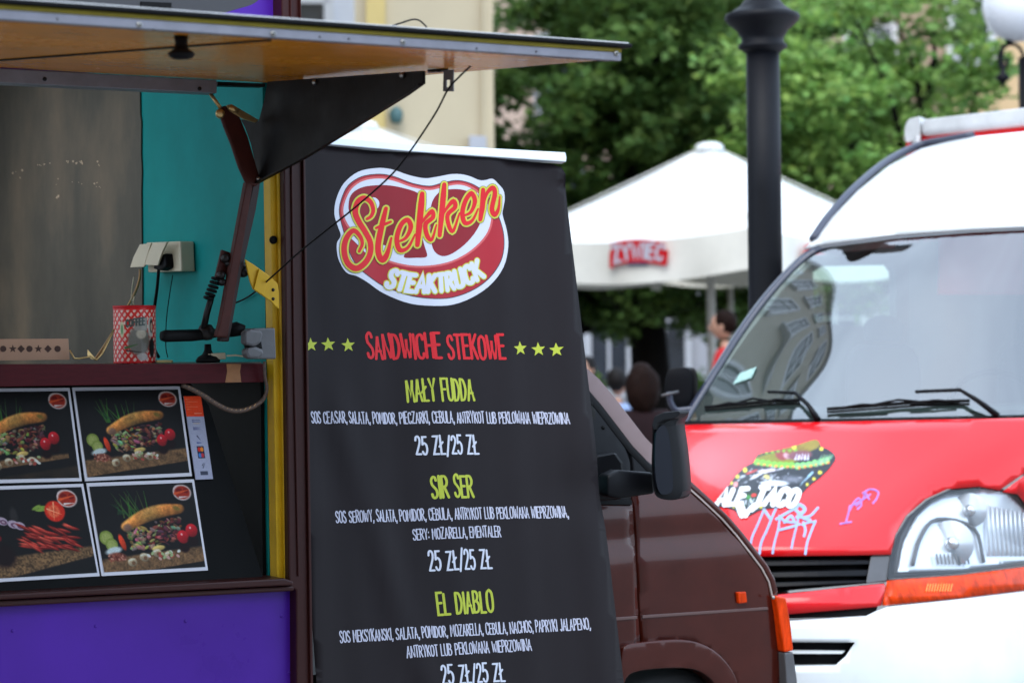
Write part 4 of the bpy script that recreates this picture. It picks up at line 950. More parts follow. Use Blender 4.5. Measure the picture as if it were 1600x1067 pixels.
# marker lamp, indicator, headlamp housing
slab('side_marker', [(1153, 925), (1166, 924), (1168, 941), (1155, 943)], lambda x, y: towards(cab(x, y), .014), .014, M['amber'], TR, bevel=.003)
slab('indicator', [(1212, 930), (1228, 933), (1236, 975), (1240, 1016), (1226, 1019), (1220, 980)], side(CS + .012), .2, M['amber'], TR, bevel=.005)
slab('headlamp_housing', [(1226, 1019), (1240, 1018), (1246, 1060), (1248, 1110), (1232, 1110)], side(CS + .01), .35, M['grey'], TR, bevel=.005)
lathe('indicator_screw', [(0, .004), (.005, .003), (.006, 0)], side(CS + .02)(1208, 933), M['steel'], TR, seg=10, axis=N_)
# wheel arch flare, wheel
arch = cat_rom([(970, 1040), (976, 1010), (1006, 1003), (1067, 999), (1107, 1010), (1134, 1032), (1152, 1062), (1164, 1110)], 4)
inn = cat_rom([(972, 1080), (984, 1054), (1023, 1045), (1082, 1045), (1112, 1062), (1126, 1090), (1134, 1120)], 4)
slab('wheel_arch', arch + inn[::-1], lambda x, y: towards(cab(x, y), .03), .06, M['cabbrown'], TR, step=12, bevel=.006, smooth=True)
sheet('arch_liner', [(960, 1030), (1010, 1020), (1110, 1020), (1150, 1100), (1160, 1400), (960, 1400)], side(CS - .2), M['rubber'], TR)
wc = side(CS - .04)(1052, 1225)
WH = lathe('wheel', [(.20, -.20), (.31, -.19), (.325, -.15), (.325, -.04), (.31, -.01), (.20, 0), (.19, -.03)], wc, M['tyre'], TR, seg=40, axis=N_)
lathe('rim', [(.19, -.03), (.17, -.03), (.15, -.06), (.07, -.05), (.05, -.02), (0, -.02)], wc, M['steel'], WH, seg=32, axis=N_)

# ---- small things on the counter
TC = lambda s: side(s)
cz = zt + .0005
def on_counter(px, s, py=566): p = side(s)(px, py); return Vector((p.x, p.y, cz))
tin_c = on_counter(211, -.16); tk = (tin_c - CAM).length / F * 1.0
TN = root('coffee_tin', tin_c, 'red checked coffee tin with a portrait, standing on the counter', 'tin')
rT = 32.5 * tk; hT = 87 * tk
im = Paint(220, 110, (214, 40, 30))
ck = ((np.floor(im.x * 44) + np.floor(im.y * 13)) % 2 == 0)
im.put(np.clip(np.abs(((im.x * 20 + im.y * 7) % 1) - .5) < .25, 0, 1) * np.clip(np.abs(((im.x * 20 - im.y * 7) % 1) - .5) < .32, 0, 1), (235, 205, 190))
# the face towards the camera is u ~ .5
im.ell(.535, .60, .10, .30, 0, (120, 120, 110), .25); im.ell(.55, .48, .045, .10, 0, (190, 185, 165), .3)
im.poly([(.50, .20), (.60, .20), (.60, .42), (.50, .42)], (150, 150, 140)); im.ell(.632, .36, .030, .20, 0, (190, 190, 180), .2)
im.ell(.640, .34, .020, .14, 0, (40, 30, 28), .3); im.ell(.642, .36, .012, .09, 0, (205, 170, 145), .3)
im.ell(.645, .72, .035, .20, 0, (35, 28, 30), .3); im.ell(.40, .40, .022, .16, 0, (210, 205, 160), .2); im.ell(.40, .40, .012, .10, 0, (90, 150, 90), .3)
im.line((.43, .72), (.52, .66), .03, (70, 110, 60)); im.line((.44, .77), (.55, .80), .02, (60, 40, 40)); im.ell(.56, .88, .05, .08, 0, (190, 185, 180), .3)
im.poly([(0, 0), (1, 0), (1, .06), (0, .06)], (215, 25, 22)); im.grain(.1)
ctd = (CAM - tin_c); a0 = math.atan2(ctd.y, ctd.x)
def cyl(u_, v_): a = a0 + (u_ - .5) * 2 * math.pi; return tin_c + Vector((math.cos(a) * rT, math.sin(a) * rT, hT * (1 - v_)))
printed_grid('printed_wall', im, cyl, PRINT_G, TN, smooth=True)
lathe('rim', [(rT * .97, hT - .004), (rT * 1.02, hT - .003), (rT * 1.02, hT + .003), (rT * .95, hT + .003), (rT * .94, hT - .02), (0, hT - .02)], tin_c, M['ink_red'], TN, seg=36)
lathe('bottom', [(0, 0.0005), (rT * 1.015, .0005), (rT * 1.015, .004), (rT * .98, .006)], tin_c, M['ink_red'], TN, seg=36)
front = lambda x, y: (lambda q: Vector((q.x, q.y, q.z)))(hit(x, y, tin_c + ctd.normalized() * 0, Vector((ctd.x, ctd.y, 0)).normalized()))
def onTin(x, y):
    r_ = ray(x, y); dx, dy = r_.x, r_.y; ox, oy = CAM.x - tin_c.x, CAM.y - tin_c.y; R2 = (rT * 1.002) ** 2
    A = dx * dx + dy * dy; B = 2 * (ox * dx + oy * dy); Cc = ox * ox + oy * oy - R2; dsc = max(0, B * B - 4 * A * Cc)
    return CAM + r_ * ((-B - math.sqrt(dsc)) / (2 * A))
print_strokes('lettering', text_strokes('COFFEE', (197, 511), (226, 507), 11, 2.0, gap=.25), onTin, mat('dark_green_ink', (.05, .08, .07), .5), TN, .0012)
# cords and plugs from the wall socket
cd1 = root('tan_cord', on_counter(190, -.2), 'tan cord hanging from the left socket down behind the tin', 'cord')
tube('cord', [w1(.06)(x, y) for x, y in ((219, 421), (218, 436), (212, 455), (202, 474))] + [side(-.3)(x, y) for x, y in ((180, 513), (160, 545), (148, 562))], .0035, M['cord'], cd1, seg=8, smooth_path=5)
tube('thin_cord', [w1(.05)(x, y) for x, y in ((209, 433), (206, 455), (205, 480), (211, 462), (208, 470), (212, 490))], .0016, M['cream'], cd1, seg=6, smooth_path=4)
cd2 = root('black_cord', on_counter(250, -.3), 'black cord hanging from the right socket to the counter', 'cord')
tube('cord', [w1(.06)(x, y) for x, y in ((248, 418), (246, 445), (242, 475), (238, 500), (240, 540), (248, 558))], .0042, M['rubber'], cd2, seg=8, smooth_path=4)
tube('thin_cord', [w1(.03)(x, y) for x, y in ((270, 430), (265, 460), (260, 500), (259, 540), (262, 558))], .0014, M['rubber'], cd2, seg=6, smooth_path=4)
# perforated pastry stand at the left
PSr = root('perforated_stand', on_counter(40, -.10), 'pale perforated stand at the left end of the counter', 'stand')
pm = side(-.10)
slab('plate', [(-60, 530), (107, 529), (109, 562), (-60, 564)], pm, .006, mat('warm_tan_card', (.42, .24, .14), .5, var=.1), PSr, bevel=.001)
hole = mat('cut_hole', (.06, .028, .02), .8)
for i, x in enumerate((-10, 5, 20, 33, 46, 60, 75, 90)):
    kx = i % 3
    if kx == 0: pts_ = [(x - 6, 545), (x, 539), (x + 6, 545), (x, 551)]
    elif kx == 1: pts_ = disc2d(x, 545, 5)
    else: pts_ = star_poly(x, 545, 6.5)
    slab('cutout', pts_, lambda a, b: towards(pm(a, b), .0005), .002, hole, PSr)
tri = root('metal_clip', on_counter(137, -.08), 'bent golden clip between the perforated stand and the tin', 'clip')
tube('wire', [side(-.08)(x, y) for x, y in ((109, 547), (116, 560), (124, 560), (142, 557), (151, 562), (160, 552), (178, 515))], .0024, M['brass'], tri, seg=6)
slab('leaf', [(137, 546), (150, 561), (143, 561), (137, 556)], side(-.08), .002, M['brass'], tri)
# padded lever on round foot
LV = root('lever', on_counter(330, -.06), 'black padded lever on a round foot standing on the counter', 'lever')
lf = on_counter(325, -.07)
lathe('foot', [(.0, 0), (.028, 0), (.030, .006), (.024, .014), (.014, .020), (.009, .03), (.008, .045)], lf, M['rubber'], LV, seg=28)
tube('grip', [side(-.04)(252, 525), side(-.04)(258, 525), side(-.05)(300, 524), side(-.06)(325, 522), side(-.06)(340, 520)], [.011, .0145, .0145, .013, .010], M['rubber'], LV, seg=20)
lathe('joint', [(.0, -.02), (.014, -.018), (.021, -.006), (.021, .006), (.014, .018), (0, .02)], side(-.055)(322, 519), M['darksteel'], LV, seg=24)
tube('stem', [side(-.05)(318, 515), side(-.03)(323, 490), side(-.01)(331, 462)], [.0085, .008, .0075], M['darksteel'], LV, seg=14)
for i in range(6):
    p = side(-.01)(326 + i * 2.4, 466 - i * 6); lathe('sleeve_ring', [(.007, -.0045), (.0125, -.003), (.0135, 0), (.0125, .003), (.007, .0045)], p, M['rubber'], LV, seg=20, axis=Vector((.3, 0, 1)))
tube('grip_end', [side(-.03)(356, 517), side(-.02)(370, 514), side(-.01)(382, 516)], [.016, .018, .012], M['rubber'], LV, seg=18)
UA = root('cable_adapter', on_counter(345, -.05), 'small white cable adapter lying at the right end of the counter', 'adapter')
slab('adapter_body', [(331, 552), (353, 551), (354, 561), (332, 562)], side(-.05), .02, M['cream'], UA, bevel=.003)
tube('cable', [side(-.05)(354, 556), side(-.04)(368, 555), side(-.03)(384, 557)], .0022, M['cream'], UA, seg=6)
slab('plug_tip', [(326, 553), (331, 553), (331, 559), (326, 558)], side(-.055), .012, M['cream'], UA)
SPg = root('bottle_cap', on_counter(257, -.1), 'flat yellowish lid lying on the counter right of the tin', 'lid')
lathe('disc', [(0, .0005), (.019, .0005), (.021, .004), (.019, .0075), (0, .008)], on_counter(257, -.1), mat('pale_yellow_plastic', (.45, .38, .16), .4), SPg, seg=24)
# thin black wire from the hatch bracket down to the post, through to the inside
bk = und(0)(700, 108)
HB = slab('slotted_bracket', [(693, 110), (708, 109), (708, 125), (697, 125), (697, 137), (708, 137), (708, 143), (692, 143)], at(bk.y), Vector((.002, .004, 0)), M['grey'], HA)
slab('bracket_edge', [(703, 125.1), (708, 125.1), (708, 136.9), (703, 136.9)], at(bk.y), Vector((.002, .004, 0)), M['grey'], HA)
geos = [tube_geo([P(x, 109, bk.y + .02), P(x, 113, bk.y + .02)], .005, 8) for x in (677, 686)]
slab('bracket_plate', [(668, 109), (700, 107), (700, 110), (668, 112)], at(bk.y + .01), Vector((0, .03, 0)), M['gusset'], HA)
v, f = merge(geos); mesh('bracket_bolts', v, f, M['gusset'], HA)
WR = root('wire', T(0, 0, 1.2), 'thin black wire sagging from the hatch bracket to the yellow post', 'wire')
cp = [(735, 104, 4.70), (716, 122, 4.72), (700, 140, 4.74), (680, 178, 4.80), (640, 238, 4.92), (610, 275, 5.0), (560, 320, 5.15), (520, 352, 5.26), (470, 392, 5.4), (430, 428, 5.5), (412, 444, 5.56), (396, 458, 5.66), (380, 468, 5.72), (366, 474, 5.74)]
tube('strand', [P(*p) for p in cp], .0021, M['rubber'], WR, seg=8, smooth_path=5)
tw = root('loose_wire', hat(0, 1.2, .05), 'short loop of wire lying on top of the hatch', 'wire')
tube('strand', [P(x, y, 4.75) for x, y in ((612, 41), (628, 36), (645, 31), (656, 33), (667, 43))], .0018, M['rubber'], tw, seg=6, smooth_path=4)
# braided cable under the counter
BC = root('braided_cable', side(-.02)(380, 640), 'braided brown cable looping under the counter to the socket box', 'cable')
bp_ = [(284, 601), (300, 608), (318, 618), (336, 630), (354, 639), (372, 642), (392, 637), (410, 625), (417, 608), (414, 588), (413, 565)]
bd = [(-.05 + .05 * i / 10) for i in range(11)]
path = cat_rom([tuple(side(s)(x, y)) for (x, y), s in zip(bp_, bd)], 8)
tube('cable', path, [.0062 - .003 * max(0, (i / len(path) - .5)) * 2 for i in range(len(path))], mat('braid', (.10, .062, .045), .6, var=.5, vscale=150), BC, seg=12)
geos = []
for i in range(2, len(path) - 30, 3):
    a = Vector(path[i]); b = Vector(path[i + 1]); geos.append(tube_geo([a + (CAM - a).normalized() * .005, b + (CAM - b).normalized() * .005 + Z_ * .004], .0014, 5))
v, f = merge(geos); mesh('braid_pattern', v, f, M['cord'], BC)

# ---- menu cards
def minilogo(im, cx, cy, k=1):
    im.ell(cx, cy, .095 * k, .10 * k, .1, (205, 190, 185), .15); im.ell(cx - .03 * k, cy - .02 * k, .06 * k, .075 * k, 0, (205, 190, 185), .15)
    im.ell(cx, cy, .083 * k, .085 * k, .1, (150, 40, 22), .2); im.ell(cx - .028 * k, cy - .025 * k, .035 * k, .035 * k, 0, (110, 20, 14), .3); im.ell(cx + .04 * k, cy - .02 * k, .03 * k, .035 * k, 0, (115, 22, 14), .3)
    im.line((cx - .07 * k, cy + .01), (cx + .07 * k, cy - .03 * k), .02 * k, (205, 80, 40)); im.line((cx - .03 * k, cy + .055 * k), (cx + .05 * k, cy + .05 * k), .014 * k, (215, 200, 195))
def sandwich(seed, dx=0, dy=0, sc=1, limes=True, board_edge=False):
    r = random.Random(seed); im = Paint(210, 170, (17, 17, 18))
    X = lambda x: .5 + (x - .5) * sc + dx; Y = lambda y: .5 + (y - .5) * sc + dy
    im.put(np.clip(im.noise(6, seed) - .4, 0, 1) * .18, (50, 48, 45))
    yb = Y(.80) + .02 * np.sin(im.x * 7); sl = (.5 - im.x) * .10
    top = Y(.78) + sl
    n = im.noise(60, seed + 1); n2 = im.noise(22, seed + 5)
    brd = np.array((112, 84, 56)) / 255. * (.55 + .75 * n * .6 + .4 * n2)[..., None]
    edge_ = Y(.99) + sl * 1.4 if not board_edge else Y(.88) + sl * 1.6
    im.put(np.clip((im.y - top) / .03, 0, 1) * np.clip((edge_ - im.y) / .012, 0, 1) * (im.x < (1.1 if not board_edge else X(1.02))), brd)
    if board_edge: im.put(np.clip((im.y - edge_ - .08) / .03, 0, 1) * .5 * np.clip(im.noise(8, seed + 2), 0, 1), (98, 76, 48))
    for i in range(13):        # chives
        x = r.uniform(.24, .55); a = r.uniform(-.4, .25); im.line((X(x), Y(.38)), (X(x + a * .35 - .03), Y(r.uniform(.07, .22))), .012 * sc, (40 + r.randint(0, 30), 92 + r.randint(-15, 40), 40), .85)
    for i in range(5): im.line((X(.30 - .02 * i), Y(.34)), (X(.16 + .02 * i), Y(.22)), .010 * sc, (38, 80, 42), .7)
    if limes:
        for (x, y, rr_) in ((.07, .60, .09), (.11, .68, .08)):
            im.ell(X(x), Y(y), rr_ * sc * .8, rr_ * sc, .2, (120, 138, 60), .15); im.ell(X(x), Y(y), rr_ * sc * .62, rr_ * sc * .78, .2, (150, 162, 88), .3)
        im.ell(X(.12), Y(.75), .10 * sc, .05 * sc, -.2, (190, 205, 205), .4); im.ell(X(.15), Y(.82), .10 * sc, .06 * sc, .1, (122, 66, 52), .4)
        for i in range(26): im.ell(X(r.uniform(.06, .24)), Y(r.uniform(.78, .87)), .014 * sc, .012 * sc, r.uniform(0, 3), r.choice(((150, 80, 62), (95, 42, 32), (175, 120, 100))), .4)
        im.ell(X(.215), Y(.66), .03 * sc, .11 * sc, -.25, (206, 60, 30), .3, .3)
    pal = ((158, 158, 96), (128, 76, 58), (92, 44, 40), (178, 150, 108), (140, 104, 72), (138, 92, 76), (70, 26, 32), (182, 168, 110), (140, 50, 36), (96, 66, 44))
    for i in range(170):       # filling
        u_ = r.random(); x = .28 + .52 * u_; y = .54 - .11 * u_ + r.uniform(-.03, .27) * (1 - .5 * abs(u_ - .5))
        c = pal[r.randrange(len(pal))] if u_ > .3 else r.choice(((166, 166, 104), (186, 182, 128), (128, 132, 72), (150, 108, 84), (176, 150, 110)))
        if u_ > .62: c = r.choice(((96, 40, 46), (78, 32, 36), (132, 76, 70), (110, 62, 50), (170, 150, 110)))
        im.ell(X(x), Y(y), r.uniform(.016, .046) * sc, r.uniform(.010, .028) * sc, r.uniform(-1, 1), tuple(int(q * r.uniform(.6, 1.1)) for q in c), .4, .3, .9)
    im.ell(X(.55), Y(.745), .075 * sc, .035 * sc, -.15, (196, 172, 98), .3, .3)
    for (x, y) in ((.28, .89), (.40, .84), (.53, .80), (.64, .83)):   # rolled leeks
        im.ell(X(x), Y(y), .050 * sc, .055 * sc, r.uniform(-.8, .6), (165, 150, 120), .25, .4); im.ell(X(x + .01), Y(y + .01), .022 * sc, .028 * sc, 0, (110, 78, 54), .4)
        im.line((X(x - .03), Y(y - .02)), (X(x + .03), Y(y - .04)), .010 * sc, (205, 208, 190))
    for i in range(16): im.ell(X(r.uniform(.44, .74)), Y(r.uniform(.78, .87)), .022 * sc, .018 * sc, r.uniform(-1, 1), r.choice(((205, 210, 200), (160, 70, 60), (150, 170, 120), (190, 150, 140))), .3)
    # bun
    a = -.32
    for i in range(16):
        u_ = i / 15; x = .28 + .52 * u_; y = .48 - .17 * u_ - .05 * math.sin(math.pi * u_)
        c = np.array((196, 132, 66)) * (1 - u_ * .25) + np.array((24, 6, 0)) * math.sin(u_ * 9)
        im.ell(X(x), Y(y), .075 * sc * (.85 + .25 * math.sin(math.pi * u_)), .088 * sc * (.74 + .28 * math.sin(math.pi * u_)), a, tuple(c), .35, .42)
    mott = im.noise(48, seed + 8) * .6 + im.noise(20, seed + 9) * .4
    bunm = np.clip(1.2 - np.hypot((im.x - X(.54)) / (.33 * sc), (im.y - Y(.365) + (im.x - X(.54)) * .42) / (.14 * sc)), 0, 1) * 3
    im.a = im.a * (1 + (np.clip(bunm, 0, 1) * (mott - .5) * .5)[..., None])
    im.ell(X(.29), Y(.50), .055 * sc, .06 * sc, a, (120, 90, 74), .5, .3); im.ell(X(.78), Y(.30), .045 * sc, .032 * sc, .4, (120, 100, 44), .5)
    im.ell(X(.50), Y(.37), .17 * sc, .02 * sc, a, (196, 138, 62), .9, 0, .55)
    for (x, y, q) in ((.80, .63, .062), (.89, .56, .062)):             # tomatoes
        im.ell(X(x), Y(y + .12), q * sc, q * 1.2 * sc, 0, (22, 6, 8), .4); im.ell(X(x), Y(y), q * sc, q * 1.35 * sc, 0, (170, 24, 34), .18, .35)
        im.ell(X(x - .01), Y(y - .03), .012 * sc, .018 * sc, 0, (235, 190, 190), .6)
    minilogo(im, .885, .115); im.a *= .95; im.grain(.22, seed); return im
def strips(seed):
    r = random.Random(seed); im = Paint(210, 170, (15, 15, 16)); n = im.noise(60, 3)
    top = .72 - .10 * (im.x - .5) - .0; im.put(np.clip((im.y - top) / .03, 0, 1) * np.clip((.93 - .24 * (im.x - .5) - im.y) / .02, 0, 1), np.array((110, 84, 56)) / 255. * (.5 + .8 * n)[..., None])
    im.ell(.30, .30, .05, .12, 0, (40, 38, 38), .5); im.ell(.14, .75, .14, .16, 0, (20, 8, 10), .4)
    im.ell(.10, .55, .05, .05, 0, (120, 20, 28), .3)
    for q in (( .18, .36), (.28, .40), (.34, .42)): im.ell(q[0], q[1], .06, .05, .3, (165, 150, 165), .2); im.ell(q[0] + .01, q[1] + .01, .04, .03, .3, (95, 60, 85), .3); im.ell(q[0] + .01, q[1] + .01, .02, .015, .3, (160, 140, 150), .4)
    for i in range(5): im.ell(.53 + .03 * i, .22 + .03 * (i % 2), .06, .022, r.uniform(-.7, .3), (120, 150, 62), .4)
    for i in range(44):
        x = r.uniform(.36, .84); y = .44 + .26 * r.random() + .10 * (x - .5) * 0; L = r.uniform(.06, .13); a = r.uniform(.1, .7)
        c = r.choice(((130, 30, 24), (160, 46, 36), (110, 22, 18), (172, 62, 48)))
        im.ell(x, y, L, .022, a, c, .4, .45); im.ell(x - .01, y - .012, L * .6, .005, a, (205, 110, 92), .6, 0, .6)
    im.ell(.70, .27, .105, .13, .2, (196, 40, 22), .15); im.ell(.69, .27, .07, .085, .2, (222, 96, 62), .3); im.ell(.69, .27, .03, .06, .2, (205, 70, 40), .4)
    im.line((.63, .24), (.76, .31), .012, (232, 150, 110)); im.line((.70, .17), (.68, .37), .012, (232, 150, 110))
    minilogo(im, .84, .13, 1.1); im.grain(.22, seed); return im
def card(q, im, label):
    c = sum((board(*p) for p in q), Vector()) / 4
    rt = root('menu_card', c, label, 'menu card', 'photo menu cards on the black board')
    slab('paper', q, lambda x, y: board(x, y) + bn * .004, -bn * .003, M['white'], rt)
    (x0, y0), (x1, y1), (x2, y2), (x3, y3) = q; m_ = 3.6
    qi = ((x0 + m_ + .6, y0 + m_ + 2), (x1 - m_ + .4, y1 + m_ + 1.6), (x2 - m_ - .6, y2 - m_ - 1.5), (x3 + m_, y3 - m_ - 2))
    qm = quad_map(qi)
    def f(u_, v_): x, y = qm(u_, v_); return board(x, y) + bn * .0052
    printed_grid('photo_print', im, f, PRINT, rt)
card([(-60, 608), (108, 606.5), (127, 752), (-41, 756)], sandwich(11, dx=-.07, dy=-.02, sc=.95, limes=False, board_edge=True), 'white bordered card of a sandwich at the cut left side, upper row')
card([(112, 606), (280, 604), (299, 744), (132, 752)], sandwich(12, dx=.0, dy=-.02, sc=.92), 'white bordered sandwich card beside the orange sticker, upper row')
card([(-40, 761), (129, 756), (155, 900), (-14, 910)], strips(13), 'card with red meat strips and a halved tomato, lower row')
card([(134, 755), (302, 749), (324, 891), (158, 900)], sandwich(14, dx=.02, dy=.0, sc=1.02), 'sandwich card in the lower row, right of the meat card')
# payment sticker
q = [(285, 620), (312, 620), (331, 749), (304, 750)]
st = root('payment_sticker', board(308, 685), 'narrow white sticker with an orange top beside the cards', 'sticker')
slab('paper', q, lambda x, y: board(x, y) + bn * .0065, -bn * .002, mat('bluish_white_card', (.42, .44, .56), .4), st)
im = Paint(40, 150, (158, 162, 184)); im.poly([(0, 0), (1, 0), (1, .245), (0, .245)], (232, 66, 18))
for i in range(5): im.line((.1, .04 + .03 * i), (.55 + .2 * (i % 2), .04 + .03 * i), .006, (236, 120, 80))
im.line((.5, .21), (.9, .21), .008, (240, 160, 130))
for y in (.29, .31, .38, .40): im.line((.3, y), (.75, y), .008, (70, 74, 120))
im.line((.35, .33), (.7, .33), .005, (190, 160, 90)); im.line((.45, .48), (.6, .53), .012, (60, 64, 90)); im.line((.4, .56), (.65, .56), .012, (50, 70, 130))
im.poly([(.33, .60), (.72, .60), (.72, .75), (.33, .75)], (32, 36, 60)); im.ell(.45, .64, .10, .03, 0, (200, 40, 30), .2); im.ell(.6, .64, .10, .03, 0, (225, 130, 30), .2); im.ell(.45, .71, .10, .03, 0, (60, 120, 190), .2); im.ell(.6, .71, .10, .03, 0, (180, 50, 60), .2)
im.line((.5, .83), (.6, .80), .01, (70, 74, 90)); im.line((.52, .86), (.66, .80), .01, (70, 74, 90)); im.poly([(.33, .90), (.75, .90), (.75, .95), (.33, .95)], (60, 66, 84)); im.grain(.1)
qm = quad_map(q); printed_grid('sticker_print', im, lambda u_, v_: board(*qm(u_, v_)) + bn * .0075, PRINT, st)

#=== PART 4: BANNER ===
# roll-up banner leaning back against the cab, turned a little in its own plane
def banner_frame():
    bl = side(.03)(494, 1067); tl = side(-.225)(431, 250)
    up = (tl - bl).normalized(); u0 = D_
    nrm = u0.cross(up).normalized()
    if nrm.dot(CAM - bl) < 0: nrm = -nrm
    return bl, up, nrm
BBL, BUP, BNR = banner_frame()
bflat = lambda x, y: hit(x, y, BBL, BNR)
def bump_b(x, y):
    u_ = (x - .115 * (y - 533) - 690) / 230
    w = .0065 * math.sin(u_ * 5.2 + y * .002) + .0026 * math.sin(u_ * 12 + 1.3 + .002 * y) + .0012 * math.sin(u_ * 27 + .004 * y)
    w += .010 * math.exp(-((u_ + .62 - (y - 800) * .0009) / .10) ** 2) * (1 if y > 700 else math.exp(-((y - 700) / 120) ** 2))
    w -= .012 * math.exp(-((x - 925) / 55) ** 2 - ((y - 768) / 42) ** 2)
    w += .006 * math.exp(-((x - 480) / 35) ** 2 - ((y - 800) / 60) ** 2)
    w -= .020 * max(0, u_ - .84) * 4 if y > 275 else 0
    return w
bmap = lambda x, y: bflat(x, y) + BNR * bump_b(x, y)
BR = root('rollup_banner', side(.15)(560, 1420) * 1.0, 'tall charcoal roll-up menu banner with a steak emblem', 'banner')
bot = 1560
def edgeR(y): return 883 + (y - 258) * .1160 + (-3 if y < 300 else 0)
right = [(846, 252), (866, 256), (878, 262), (884, 272), (887, 292), (891, 330)] + [(edgeR(y), y) for y in (420, 560, 700, 760, 850, 960, 1067, 1250, bot)]
left = [(431 + (y - 250) * .0765, y) for y in (bot, 1250, 1067, 850, 600, 400, 300, 224)]
lp_ = [(431, 224)]; bpoly = [(440, 222)] + [(846, 253)] + right[1:] + left[:-1]
slab('sheet', bpoly, bmap, -BNR * .0012, M['banner'], BR, step=13, smooth=True)
rail = [(420, 208), (512, 217), (640, 226.5), (880, 240), (881.5, 246), (881, 255), (640, 239), (500, 227), (420, 221)]
slab('top_rail', rail, lambda x, y: bflat(x, y) + BNR * .012, -BNR * .024, M['railwhite'], BR, bevel=.003)
slab('base_cassette', [(525, 1520), (1050, 1480), (1056, 1545), (530, 1590)], lambda x, y: bflat(x, y) + BNR * .05, -BNR * .10, M['alu'], BR, bevel=.01)
rj = random.Random(2)
UPV = (-.112, -1)
def line(s, x0, y0, x1, y1, h, w, m, name='lettering'):
    print_strokes(name, text_strokes(s, (x0, y0), (x1, y1), h, w, UPV, jitter=.05, rnd=rj), bmap, M[m], BR, .0009)
line('SANDWICHE STEKOWE', 577, 559, 789, 561, 37, 4.3, 'ink_red')
line('MAŁY FUDDA', 638, 627, 740, 626, 33, 3.6, 'ink_lime')
line('SOS CEASAR, SALATA, POMIDOR, PIECZARKI, CEBULA, ANTRYKOT LUB PEKLOWANA WIEPRZOWINA', 487, 661, 892, 661, 17.5, 1.75, 'ywhite')
line('25 ZŁ/25 ZŁ', 651, 710, 747, 709, 28, 3.1, 'ink_white')
line('SIR SER', 675, 778, 739, 776, 33, 3.8, 'ink_lime')
line('SOS SEROWY, SALATA, POMIDOR, CEBULA, ANTRYKOT LUB PEKLOWANA WIEPRZOWINA,', 527, 816, 892, 807, 17.5, 1.75, 'ywhite')
line('SERY: MOZARELLA, EMENTALER', 647, 843, 783, 838, 16.5, 1.75, 'ywhite')
line('25 ZŁ/25 ZŁ', 671, 891, 768, 887, 29, 3.1, 'ink_white')
line('EL DIABLO', 684, 960, 771, 955, 33, 3.8, 'ink_lime')
line('SOS MEKSYKANSKI, SALATA, POMIDOR, MOZARELLA, CEBULA, NACHOS, PAPRYKI JALAPENO,', 534, 1003, 923, 982, 17.5, 1.75, 'ywhite')
line('ANTRYKOT LUB PEKLOWANA WIEPRZOWINA', 636, 1027, 831, 1015, 17.5, 1.8, 'ywhite')
line('25 ZŁ/25 ZŁ', 690, 1068, 789, 1063, 28, 3.1, 'ink_white')
for (x, y) in ((485.5, 539), (513.5, 538), (545, 539), (814, 544), (843.5, 545), (872, 545.5)):
    sheet('star', star_poly(x, y, 11.5, -.08), bmap, M['ink_lime'], BR, off=.0009)
# emblem, traced in the 4.27x enlargement of the photo
CK = 4.269
def cq(pts, n=4): return cat_rom([(500 + x / CK, 240 + y / CK) for x, y in pts], n, True)
EM = sheet('emblem', cq([(98, 400), (112, 300), (165, 195), (260, 120), (380, 92), (480, 103), (600, 148), (690, 170), (770, 160), (880, 140), (980, 150), (1060, 180), (1100, 180), (1145, 172), (1185, 205), (1222, 245), (1232, 300), (1222, 360), (1215, 410), (1245, 510), (1256, 620), (1220, 760), (1120, 890), (960, 985), (800, 1020), (600, 1000), (440, 930), (330, 860), (250, 815), (180, 790), (125, 700), (115, 600), (142, 545), (120, 480)]), bmap, M['ink_white'], BR, off=.0009, step=5)
body = [(130, 400), (142, 310), (190, 210), (285, 148), (400, 130), (500, 150), (620, 200), (720, 220), (800, 200), (900, 180), (990, 195), (1060, 230), (1120, 290), (1180, 400), (1222, 520), (1226, 640), (1190, 750), (1100, 860), (960, 940), (800, 975), (620, 955), (460, 895), (350, 830), (260, 760), (200, 660), (160, 520)]
def inset(pts, d):
    c = np.mean(pts, 0); out = []; n = len(pts)
    for i in range(n):
        a = np.array(pts[i - 1], float); b = np.array(pts[(i + 1) % n], float); t = b - a; t /= np.linalg.norm(t); nn = np.array((-t[1], t[0]))
        out.append(tuple(np.array(pts[i]) + nn * d))
    return out
def em(name, pts, m, off): return sheet(name, cq(pts), bmap, M[m], EM, off=.0009 + (off - .0022) * .6, step=5)
em('emblem_outline', body, 'ink_dark', .0026)
em('emblem_red_body', inset(body, 6), 'ink_red2', .0030)
ring = [(148, 400), (160, 310), (208, 222), (295, 165), (400, 148), (500, 168), (620, 215), (720, 236), (810, 216), (910, 198), (1000, 218), (1080, 275), (1135, 350), (1150, 440), (1115, 550), (1015, 655), (880, 730), (720, 765), (560, 752), (420, 700), (300, 600), (195, 500)]
em('emblem_rim', ring, 'ink_pink', .0034)
em('emblem_fat', inset(ring, 14), 'ink_white', .0038)
em('emblem_meat', [(195, 335), (218, 265), (300, 218), (420, 206), (540, 225), (650, 268), (668, 330), (664, 420), (672, 540), (690, 620), (705, 690), (640, 696), (560, 690), (585, 630), (480, 620), (360, 570), (260, 480), (205, 400)], 'ink_red3', .0042)
em('emblem_meat', [(738, 330), (790, 262), (880, 240), (980, 254), (1052, 302), (1080, 390), (1055, 490), (980, 590), (885, 665), (810, 688), (752, 655), (730, 570), (726, 430)], 'ink_red3', .0042)
em('emblem_bone', [(345, 300), (375, 288), (402, 310), (404, 345), (380, 372), (350, 365)], 'ink_white', .0046)
em('emblem_shine', [(210, 560), (240, 590), (290, 640), (315, 660), (300, 620), (250, 570), (225, 545)], 'ink_white', .0046)
